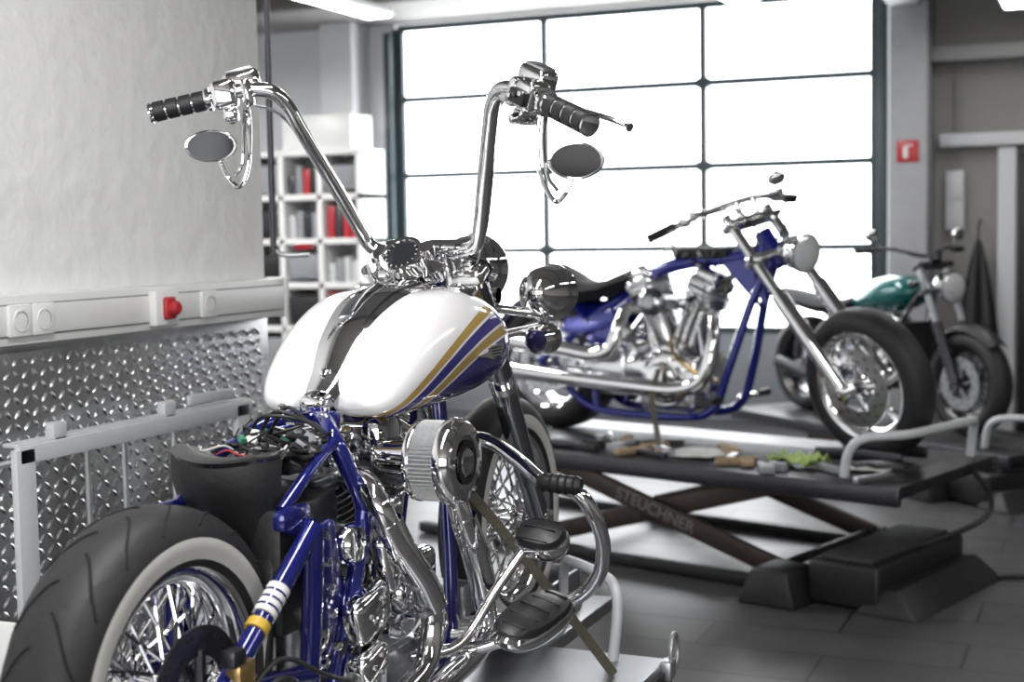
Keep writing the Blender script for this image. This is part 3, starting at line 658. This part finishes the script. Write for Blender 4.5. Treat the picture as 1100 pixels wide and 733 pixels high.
B.tube('horn_bracket',[(.05,.75,.50),(.12,.76,.55),(.18,.72,.60)],.010,chrome)
B.box('coil_cover',(.05,.12,.09),(.09,.735,.66),chrome,bevel=.02)
def pad(part,c,rx,ry,rz_,tilt,nr=3):
    M0=B.M.copy();B.M=M0@Matrix.Translation(c)@Euler(tilt).to_matrix().to_4x4()
    def ring(k,z,n=36,e=.78):
        out=[]
        for i in range(n):
            t=2*math.pi*i/n;cc,ss=math.cos(t),math.sin(t);out.append(V((math.copysign(abs(cc)**e,cc)*rx*k,math.copysign(abs(ss)**e,ss)*ry*k,z)))
        return out
    B.loft(part,[ring(.7,-rz_*1.2),ring(.95,-rz_*.7),ring(1.03,-rz_*.1),ring(1.03,rz_*.3),ring(.97,rz_*.6),ring(.90,rz_*.6)],chrome)
    B.loft(part+'_rubber',[ring(.93,rz_*.3),ring(.92,rz_*.9),ring(.85,rz_*1.25),ring(.5,rz_*1.5),ring(.02,rz_*1.6)],gripr)
    for k in range(-nr,nr+1):
        f=math.sqrt(max(0,1-(k/(nr+1.0))**2));B.box(part+'_rubber',(rx*1.25*f,ry*.03,rz_*.25),(0,k*ry*.72/nr,rz_*(1.55-.25*abs(k)/nr)),gripr,bevel=.001)
    B.M=M0
pad('floorboard',(.37,.86,.265),.058,.128,.022,(.12,.25,-.12),2)
B.tube('floorboard_arm',[(.15,.78,.20),(.28,.80,.22),(.35,.82,.25)],.014,chrome);B.tube('floorboard_arm',[(.13,.98,.18),(.28,.97,.21),(.36,.95,.25)],.014,chrome)
pad('brake_pedal',(.380,.895,.430),.058,.043,.024,(.55,.1,-.1),1)
for s in(1,-1):
    B.tube('engine_guard',[(s*.06,1.14,.60),(s*.14,1.17,.595),(s*.24,1.125,.555),(s*.31,1.09,.52),(s*.39,1.09,.50),(s*.425,1.11,.44),(s*.43,1.15,.37),(s*.405,1.19,.29),(s*.34,1.22,.225),(s*.22,1.20,.18),(s*.09,1.10,.17)],.0175,chrome,n=14)
B.lathe('highway_peg',[(0,0),(0,.017),(.01,.021),(.09,.021),(.10,.016),(.10,0)],(.305,1.075,.522),(1,.05,-.05),gripr,n=20)
for k in range(5):B.lathe('highway_peg',[(0,.0215),(.003,.0225),(.006,.0215)],(.315+.018*k,1.076,.5215-.001*k),(1,.05,-.05),rubber2,n=20)
B.box('number_plate',(.19,.004,.20),(-.315,.06,.315),whitep,bevel=.002)
B.box('number_plate_frame',(.198,.003,.208),(-.315,.064,.315),blackmatte,bevel=.001)
Mt=Matrix.Translation((-.262,.0565,.362))@Euler((math.radians(90),0,0)).to_matrix().to_4x4()
B.text('N',.085,Mt,blackmatte,'plate_letter')
Mt=Matrix.Translation((-.315,.0565,.272))@Euler((math.radians(90),0,0)).to_matrix().to_4x4()
B.text('AK 47',.07,Mt,blackmatte,'plate_letter')
B.lathe('plate_seal',[(0,.0),(.0,.014),(.001,.014),(.001,0)],(-.24,.058,.31),(0,-1,0),green,n=20)
B.tube('plate_bracket',[(-.315,.07,.32),(-.22,.09,.32),(-.16,.06,.32)],.009,darkmetal)
B.build()
# ------------------------------------------------------------------ near lift
L=Obj('motorcycle_lift',(-1.49,1.85,0))
L.box('platform',(.92,3.0,.06),(0,.05,.349),platm,bevel=.006)
L.box('platform_edge',(.94,3.02,.05),(0,.05,.335),liftm,bevel=.004)
L.box('wheel_extension',(.26,.60,.04),(0,1.80,.355),platm,bevel=.005)
for s in(1,-1):
    L.box('chock_plate',(.012,.32,.12),(s*.078,1.78,.435),platm,bevel=.004)
L.box('chock_stop',(.16,.012,.12),(0,1.96,.435),platm,bevel=.004)
for s in(1,-1):
    a=math.atan2(.25,1.6)
    for q in(1,-1):L.box('scissor_arm',(.03,1.65,.06),(s*(.3 if q>0 else .26),0,.19),liftarm,rot=(q*a,0,0),bevel=.006)
    L.box('base_rail',(.06,2.0,.05),(s*.3,0,.025),liftm,bevel=.006)
for y in(-.9,.9):L.box('base_cross',(.7,.08,.05),(0,y,.026),liftm,bevel=.006)
L.tube('handle',[(.335,1.49,.375),(.345,1.50,.50),(.335,1.515,.555),(.29,1.56,.575),(.16,1.68,.575),(.12,1.73,.56),(.10,1.76,.50),(.10,1.76,.375)],.014,greyp,n=12)
c=V((.478,1.55,.40));L.tube('lashing_ring',[c+V((.0,.03*math.cos(t),.045*math.sin(t))) for t in [2*math.pi*k/16 for k in range(16)]],.006,galv,closed=True,sub=1,n=8)
L.box('lashing_plate',(.03,.05,.05),(.47,1.52,.36),galv,bevel=.005)
def ribbon(O,part,pts,w,wd,th,m):
    P=crom(pts,6);wd=V(wd).normalized()
    O.sheet(part,[[p-wd*w/2,p,p+wd*w/2] for p in P],th,m)
ribbon(L,'lashing_strap',[(.12,.98,.95),(.2,1.08,.80),(.29,1.22,.60),(.37,1.36,.40),(.375,1.37,.382)],.024,(.4,.6,.5),.003,strapm)
L.build()
# ------------------------------------------------------------------ second lift and chopper
HZ=math.atan2(-.293,.956)-math.pi/2
def big_lift(name,loc,rz,top,x0,x1,y0,y1,handle=True,letter=True):
    L=Obj(name,loc,rz);xc=(x0+x1)/2;w=x1-x0
    L.box('platform',(w,y1-y0,.05),(xc,(y0+y1)/2,top-.026),liftm,bevel=.008)
    L.box('platform_rail',(.035,y1-y0+.01,.075),(x1,(y0+y1)/2,top-.04),darkmetal,bevel=.01)
    L.box('platform_rail',(.035,y1-y0+.01,.075),(x0,(y0+y1)/2,top-.04),darkmetal,bevel=.01)
    L.box('platform_mat',(w*.45,(y1-y0)*.9,.006),(xc,(y0+y1)/2,top-.003),liftmat,bevel=.002)
    for x in(x1-.06,x0+.06):
        L.box('base_rail',(.07,y1-y0-.25,.05),(x+.1 if x>xc else x,(y0+y1)/2-.08,.03),liftm,bevel=.01)
        ya,yb=.42,1.58;a=math.atan2(top-.13,yb-ya);ln=math.hypot(top-.13,yb-ya)
        for q in(-1,1):
            L.box('scissor_arm',(.035,ln+.06,.085),(x+(.05 if q<0 else .0),(ya+yb)/2,top/2+.02),liftarm,rot=(q*a,0,0),bevel=.008)
        L.lathe('pivot',[(-.06,0),(-.06,.03),(.064,.03),(.064,0)],(x,(ya+yb)/2,top/2+.02),(1,0,0),darkmetal,n=16)
        L.box('slider',(.05,.12,.05),(x,1.58,.08),darkmetal,bevel=.01);L.box('slider',(.05,.12,.05),(x,.42,.08),darkmetal,bevel=.01)
    for y in(.42,1.58):L.tube('cross_tube',[(x0+.05,y,.08),(x1-.02,y,.08)],.02,darkmetal,sub=1)
    if letter:
        a=math.atan2(top-.13,1.16)
        M4=Matrix.Translation((x1-.06+.0685,1.0,top/2+.02))@Matrix.Rotation(-a,4,'X')@Matrix(((0,0,1,0),(1,0,0,0),(0,1,0,0),(0,0,0,1)))
        L.text('STEUCHNER',.075,M4,armtext)
    L.box('foot',(.25,.26,.14),(x1+.16,1.70,.07),liftm,bevel=.012,taper=(.8,.6))
    L.box('pump_housing',(.80,.30,.17),(x1-.25,1.96,.095),liftm,bevel=.02,seg=3)
    L.box('pump_housing_lid',(.70,.22,.02),(x1-.25,1.95,.185),liftmat,bevel=.006)
    L.box('end_wedge',(.85,.26,.10),(x1-.26,2.14,.05),liftm,bevel=.01,taper=(.9,.2))
    if handle:
        L.tube('end_handle',[(x1-.1,y1-.28,top),(x1-.1,y1-.26,top+.10),(x1-.12,y1-.20,top+.16),(x1-.25,y1-.07,top+.17),(x0+.25,y1-.03,top+.17),(x0+.12,y1-.05,top+.16),(x0+.08,y1-.07,top+.10),(x0+.08,y1-.08,top)],.019,greyp,n=12)
    L.tube('hydraulic_hose',[(x0+.25,y1,top-.03),(x0+.2,y1+.06,top-.15),(x0+.25,y1+.03,.22),(x1-.3,2.05,.17)],.012,wireb,n=8)
    return L
L=big_lift('scissor_lift',(-2.59,6.72,0),HZ,.468,-.34,.62,-.4,2.12)
L.box('tool_tray',(.28,.40,.03),(.42,.30,.487),darkmetal,bevel=.01)
for k in range(34):
    L.box('tools',(random.uniform(.015,.07),random.uniform(.05,.2),random.uniform(.02,.04)),(random.uniform(.22,.58),random.uniform(.0,2.0),.485),random.choice([darkmetal,satin,blackmatte,liftmat,card,boxgrey,paper]),rot=(0,0,random.uniform(-1.3,1.3)),bevel=.004)
g=[[(.30+.035*i,1.46+.03*j,.482+.045*abs(math.sin(i*1.7+j*.9)*math.cos(j*1.3))) for i in range(6)] for j in range(8)]
L.sheet('green_rag',g,.004,green)
g=[[(.25+.06*i,.95+.06*j,.479+.006*math.sin(i+j)) for i in range(5)] for j in range(5)]
L.sheet('paper_sheet',g,.002,paper)
g=[[(.20+.05*i,1.75+.05*j,.474+.01*abs(math.sin(2*i+j))) for i in range(5)] for j in range(5)]
L.sheet('cleaning_cloth',g,.003,paper)
L.box('wheel_clamp',(.02,.4,.05),(.12,1.70,.49),darkmetal,bevel=.008);L.box('wheel_clamp',(.02,.4,.05),(-.14,1.70,.49),darkmetal,bevel=.008)
L.build()
C=Obj('chopper_motorcycle',(-2.59,6.72,.47),HZ)
tyre(C,'rear_tyre',(0,0,.34),.34,.25,.225);rim(C,'rear_rim',(0,0,.34),.225,.25);hub(C,'rear_hub',(0,0,.34),.1,.06)
def billet(C,part,c,rr,n,m=chrome,x=0.,w=.03,curve=.35):
    c=V(c)
    for k in range(n):
        t0=2*math.pi*k/n
        pts=[c+V((x,(.04+(rr-.05)*f)*math.cos(t0+curve*f),(.04+(rr-.05)*f)*math.sin(t0+curve*f))) for f in(0,.33,.66,1)]
        C.tube(part,pts,[w*.75,w*.45,w*.45,w*.8],m,sub=4,n=10)
billet(C,'rear_wheel_spokes',(0,0,.34),.205,5)
disc(C,'rear_brake_disc',(0,0,.34),.13,.10,.15)
piv=V((0,1.06,1.03));axs=V((0,-.57,.80)).normalized()
FT=Matrix.Translation((0,.065,-.012))
ST=FT@Matrix.Translation(piv)@Matrix.Rotation(math.radians(-20),4,axs)@Matrix.Translation(-piv)
C.M=ST
fc=(0,1.64,.335)
tyre(C,'front_tyre',fc,.335,.14,.235,grooves=0);rim(C,'front_rim',fc,.235,.14);hub(C,'front_hub',fc,.07,.05)
billet(C,'front_wheel_spokes',fc,.22,6);disc(C,'front_brake_disc',fc,.078,.10,.175,satin,26)
for s in(1,-1):
    t=V((s*.125,1.03,1.07));b=V((s*.125,1.62,.325));d=b-t
    C.tube('fork',[t,b],.026,chrome,sub=1,n=16);C.tube('fork_lower',[t+d*.45,t+d*.5,b],[.030,.037,.037,.034],chrome,sub=2,n=18)
    C.lathe('fork_axle',[(-.03,0),(-.03,.034),(.03,.034),(.036,.02),(.036,0)],b,(1,0,0),chrome,n=20)
    C.lathe('fork_cap',[(0,.027),(.015,.025),(.02,0)],t,-d,chrome,n=16)
C.box('caliper',(.05,.12,.07),(.10,1.52,.43),chrome,bevel=.015,rot=(.6,0,0))
for f in(.04,.25):C.box('triple_clamp',(.32,.09,.04),V((0,1.03,1.07))+V((0,.59,-.745))*f,chrome,rot=(.64,0,0),bevel=.014,seg=3)
headlamp(C,'headlight',(0,1.35,.90),(0,1,-.08),.085,.15)
C.tube('headlight_mount',[(0,1.18,.90),(0,1.30,.86)],.02,chrome,sub=1)
for s in(1,-1):
    C.lathe('riser',[(0,.017),(.08,.017),(.08,0)],(s*.05,1.04,1.06),(0,-.25,1),chrome,n=14)
C.tube('handlebar',[(-.42,.88,1.06),(-.28,.92,1.09),(-.15,.995,1.125),(-.05,1.015,1.135),(.05,1.015,1.135),(.15,.995,1.125),(.28,.92,1.09),(.42,.88,1.06)],.0155,chrome)
for s in(1,-1):
    a=V((s*.33,.905,1.080));b=V((s*.46,.87,1.050));d=b-a
    C.tube('grips',[a,b],.021,gripr,sub=1,n=16)
    for k in range(5):C.tube('grips',[a+d*(.1+.2*k),a+d*(.17+.2*k)],.023,gripr,sub=1,n=16)
    C.box('switchgear',(.05,.05,.045),(s*.29,.93,1.09),chrome,bevel=.012);C.box('master_cylinder',(.07,.045,.04),(s*.25,.97,1.12),chrome,bevel=.01)
    C.tube('lever',[(s*.25,.99,1.11),(s*.34,.98,1.09),(s*.42,.955,1.07)],.006,chrome)
    C.tube('cable',[(s*.25,.99,1.11),(s*.15,1.12,1.12),(s*.10,1.18,1.02),(s*.05,1.1,.9)],.006,wireb,n=6)
    if s<0:
        mirror(C,(s*.27,.96,1.185),(0,-1,.05),.055,.035,[(s*.25,.96,1.12),(s*.25,.97,1.15),(s*.265,.97,1.18)])
    C.lathe('turn_signal',[(-.03,0),(-.025,.014),(0,.02),(.006,.02),(.006,0)],(s*.17,1.20,.90),(0,1,0),chrome,n=16);C.tube('turn_signal_stem',[(s*.12,1.15,.90),(s*.17,1.19,.90)],.006,chrome,sub=1)
C.M=Matrix.Identity(4)
C.tube('frame',[(0,1.20,.90),(0,1.02,.86),(0,.82,.845),(0,.62,.80),(0,.42,.68),(0,.28,.55)],.034,blue2)
C.M=FT;C.lathe('steering_neck',[(0,.042),(.18,.042)],(0,1.21,.84),(0,-.57,.80),blue2,n=24);C.M=Matrix.Identity(4)
for s in(1,-1):
    C.tube('frame',[(s*.02,1.23,.85),(s*.06,1.15,.66),(s*.11,1.06,.36),(s*.12,.98,.17),(s*.12,.80,.12),(s*.12,.4,.12),(s*.135,.25,.16),(s*.15,.12,.27),(s*.16,0,.34)],.021,blue2,n=12)
    C.tube('frame',[(s*.03,.47,.69),(s*.09,.32,.60),(s*.14,.16,.46),(s*.16,0,.35)],.021,blue2,n=12)
    C.tube('frame',[(s*.10,.34,.61),(s*.12,.30,.4),(s*.12,.32,.13)],.02,blue2)
    C.prism('frame_gusset',[(0,0),(.16,.03),(.20,-.20)],(s*.035,.98,.835),(0,1,0),(0,0,1),.012,blue2)
    C.box('side_cover',(.03,.20,.20),(s*.115,.36,.50),blue2,bevel=.05,seg=4,rot=(.3,0,0))
engine(C,.725,.31,1.32,dark=castbr)
# chrome dress-up of the big engine
C.lathe('air_cleaner',[(0,.03),(.06,.035),(.06,.055),(.065,.068),(.085,.066),(.10,.05),(.108,.028),(.11,0)],(.15,.71,.655),(1,0,.1),smoke,n=36)
C.box('oil_pump_cover',(.06,.16,.12),(.16,.92,.30),castbr,bevel=.025,seg=3);C.box('gearbox_side_cover',(.06,.22,.20),(.15,.42,.32),castbr,bevel=.04,seg=3)
for k in range(3):C.box('rocker_trim',(.012,.10,.018),(.11,.56+.005*k,.745-.03*k),castbr,bevel=.004,rot=(.4,0,0));C.box('rocker_trim',(.012,.10,.018),(.11,.89-.005*k,.745-.03*k),castbr,bevel=.004,rot=(-.4,0,0))
C.tube('oil_line',[(.14,.95,.30),(.20,.98,.42),(.18,.95,.55)],.010,chrome,n=8);C.tube('oil_line',[(.14,.50,.42),(.20,.56,.50),(.16,.62,.60)],.010,chrome,n=8)
C.tube('exhaust',[(.08,.60,.62),(.17,.54,.62),(.23,.53,.53),(.245,.50,.44),(.245,.40,.405),(.24,.2,.425),(.24,-.12,.45)],[.028,.028,.032,.038,.042,.042,.042],chrome,n=18)
C.tube('exhaust',[(.08,.94,.60),(.17,1.02,.58),(.22,1.04,.45),(.24,1.0,.32),(.245,.87,.265),(.245,.6,.27),(.245,.2,.29),(.24,-.15,.31)],[.028,.028,.032,.034,.038,.042,.042,.042],chrome,n=18)
g=[]
for k in range(19):
    th=math.radians(35+k*7);g.append([(x,.375*math.cos(th)*(1-.08*abs(x/.14)**3),.34+.375*math.sin(th)*(1-.08*abs(x/.14)**3)) for x in [(-.14+.28*j/8) for j in range(9)]])
C.sheet('rear_fender',g,.008,blue2)
g=[]
for y,z,hw in((.52,.785,.06),(.44,.755,.09),(.34,.715,.13),(.22,.70,.15),(.12,.725,.15),(.05,.77,.13),(.0,.795,.09)):
    g.append([(hw*t,y,z+.012-.04*abs(t)**3) for t in [(-1+2*k/8) for k in range(9)]])
C.sheet('seat',g,.06,leather)
g=[]
for y,z,hw in((.60,.79,.05),(.50,.73,.10),(.38,.66,.13),(.24,.63,.15),(.14,.64,.15)):
    g.append([(hw*t,y,z-.14*abs(t)**2) for t in [(-1+2*k/8) for k in range(9)]])
C.sheet('seat_base',g,.03,blue2)
C.box('oil_tank',(.22,.16,.22),(0,.34,.44),blue2,bevel=.05,seg=4)
C.box('electrics_tray',(.09,.30,.05),(0,.86,.885),blackmatte,bevel=.01)
for k in range(24):
    p=V((random.uniform(-.06,.06),random.uniform(.65,1.05),.89));pts=[p]
    for q in range(3):p=p+V((random.uniform(-.03,.03),random.uniform(-.06,.06),random.uniform(-.03,.02)));pts.append(p.copy())
    C.tube('wiring_loom',pts,.005,random.choice([wireb,wireb,wireb,wireb,wirew]),sub=3,n=5)
C.tube('hose',[(.13,.76,.50),(.22,.84,.42),(.20,.94,.34),(.12,1.0,.30)],.009,gold,n=8)
for s in(1,-1):C.lathe('foot_peg',[(0,.016),(.1,.018),(.1,0)],(s*.16,1.05,.22),(s,0,0),gripr,n=12);C.tube('peg_bracket',[(s*.1,.98,.2),(s*.17,1.05,.22)],.012,chrome,sub=1)
C.tube('side_stand',[(-.12,.5,.13),(-.2,.45,.0)],.011,chrome,sub=1)
ribbon(C,'hanging_strap',[(.26,.78,.36),(.29,.76,.22),(.31,.80,.08),(.36,.84,.012)],.03,(0,1,0),.003,strapm)
C.build()
# ------------------------------------------------------------------ third bike + lift
hd=V((.75,-.66,0)).normalized();hz=math.atan2(hd.y,hd.x)-math.pi/2
org=V((-.75,8.39,0))-hd*1.45
L=big_lift('scissor_lift.001',(org.x,org.y,0),hz,.268,-.34,.34,-.4,2.1,letter=False);L.build()
D=Obj('naked_motorcycle',(org.x,org.y,.27),hz)
tyre(D,'rear_tyre',(0,0,.31),.31,.18,.215);rim(D,'rear_rim',(0,0,.31),.215,.18,blackp);hub(D,'rear_hub',(0,0,.31),.08,.05,blackp);billet(D,'rear_wheel_spokes',(0,0,.31),.2,5,blackp,curve=0)
tyre(D,'front_tyre',(0,1.45,.30),.30,.13,.205);rim(D,'front_rim',(0,1.45,.30),.205,.13,blackp);hub(D,'front_hub',(0,1.45,.30),.065,.045,darkmetal);spokes(D,'front_spokes',(0,1.45,.30),.195,.045,n=32,r=.003,m=darkmetal)
for s in(1,-1):
    disc(D,'front_brake_disc',(0,1.45,.30),s*.07,.09,.15,castal,20)
    t=V((s*.10,1.14,.98));b=V((s*.10,1.44,.30));d=b-t
    D.tube('fork',[t,t+d*.6],.021,castal,sub=1,n=14);D.tube('fork_lower',[t+d*.5,b],.029,darkmetal,sub=1,n=16)
    D.tube('frame',[(s*.03,1.12,.85),(s*.12,1.0,.6),(s*.14,.85,.25),(s*.13,.4,.22),(s*.13,.3,.45),(s*.10,-.05,.68)],.016,blackp)
    D.tube('swing_arm',[(s*.12,.4,.35),(s*.12,0,.31)],.02,darkmetal,sub=1)
    D.tube('shock',[(s*.15,.12,.62),(s*.14,.05,.36)],.025,darkmetal,sub=1)
    D.tube('grips',[(s*.30,.98,1.05),(s*.41,.95,1.05)],.018,gripr,sub=1)
    mirror(D,(s*.33,1.0,1.14),(0,-1,.05),.05,.035,[(s*.26,1.0,1.06),(s*.29,1.01,1.09),(s*.32,1.01,1.13)])
    D.lathe('turn_signal',[(-.04,0),(-.03,.02),(0,.026),(.02,.02),(.03,0)],(s*.19,1.2,.86),(0,1,0),blackp,n=16);D.tube('turn_signal_stem',[(s*.10,1.18,.86),(s*.19,1.2,.86)],.006,blackp,sub=1)
for f in(.03,.25):D.box('triple_clamp',(.26,.08,.03),V((0,1.14,.98))+V((0,.30,-.68))*f,darkmetal,rot=(.41,0,0),bevel=.01)
D.tube('handlebar',[(-.40,.95,1.05),(-.2,1.03,1.06),(-.06,1.1,1.02),(.06,1.1,1.02),(.2,1.03,1.06),(.40,.95,1.05)],.012,blackp)
headlamp(D,'headlight',(0,1.30,.84),(0,1,-.05),.088,.12)
D.lathe('instrument',[(-.04,.03),(0,.045),(.01,.045),(.01,0)],(0,1.16,1.02),(0,-.6,.8),darkmetal,n=24)
g=[]
for k in range(11):
    th=math.radians(45+k*10);g.append([(x,1.45+.33*math.cos(th)*(1-.1*abs(x/.07)**3),.30+.33*math.sin(th)*(1-.1*abs(x/.07)**3)) for x in [(-.07+.14*j/6) for j in range(7)]])
D.sheet('front_fender',g,.005,blackmatte)
rings=[]
for y,hw,z0,z1 in((.48,.03,.70,.74),(.50,.07,.68,.77),(.58,.10,.66,.83),(.70,.13,.66,.88),(.84,.15,.67,.905),(.96,.14,.70,.90),(1.04,.10,.74,.87),(1.07,.04,.79,.83)):
    rings.append([V((hw*math.cos(t),y,(z0+z1)/2+(z1-z0)/2*math.sin(t))) for t in [2*math.pi*k/28 for k in range(28)]])
D.loft('fuel_tank',rings,teal)
g=[]
for y,z,hw in((.52,.75,.08),(.40,.72,.12),(.25,.71,.14),(.10,.73,.14),(-.05,.75,.12),(-.2,.77,.09),(-.27,.775,.05)):
    g.append([(hw*t,y,z-.04*abs(t)**3) for t in [(-1+2*k/8) for k in range(9)]])
D.sheet('seat',g,.05,leather)
engine(D,.75,.34,.85,dark=darkmetal)
D.box('radiator',(.24,.04,.26),(0,1.04,.50),blackmatte,bevel=.01,rot=(.2,0,0))
D.tube('exhaust',[(.08,.86,.5),(.14,.98,.45),(.14,.95,.25),(.17,.7,.2),(.18,.3,.25),(.18,-.1,.32)],[.02,.02,.02,.025,.04,.04],darkmetal,n=14)
D.build()
o=Obj('floor_cable');o.tube('cable',[(-.62,6.0,.012),(-.3,6.15,.012),(.1,6.2,.012),(.7,6.5,.012),(1.3,6.4,.012)],.011,wireb,n=8);o.build()
# ------------------------------------------------------------------ world
w=bpy.data.worlds.new('World');scene.world=w;w.use_nodes=True
w.node_tree.nodes['Background'].inputs[0].default_value=(.85,.92,1,1);w.node_tree.nodes['Background'].inputs[1].default_value=1.0
# ------------------------------------------------------------------ camera
cam=bpy.data.cameras.new('camera');co=bpy.data.objects.new('camera',cam);scene.collection.objects.link(co);scene.camera=co
cam.sensor_width=36;cam.lens=50;cam.clip_start=.05
Rm=Matrix.Rotation(math.radians(23),4,'Z')@Matrix.Rotation(math.radians(90-4.34),4,'X')@Matrix.Rotation(math.radians(-.95),4,'Z')
co.matrix_world=Matrix.Translation((0,0,1.46))@Rm
cam.dof.use_dof=True;cam.dof.focus_distance=3.05;cam.dof.aperture_fstop=3.0
scene.view_settings.view_transform='Standard'
scene.view_settings.exposure=0.12
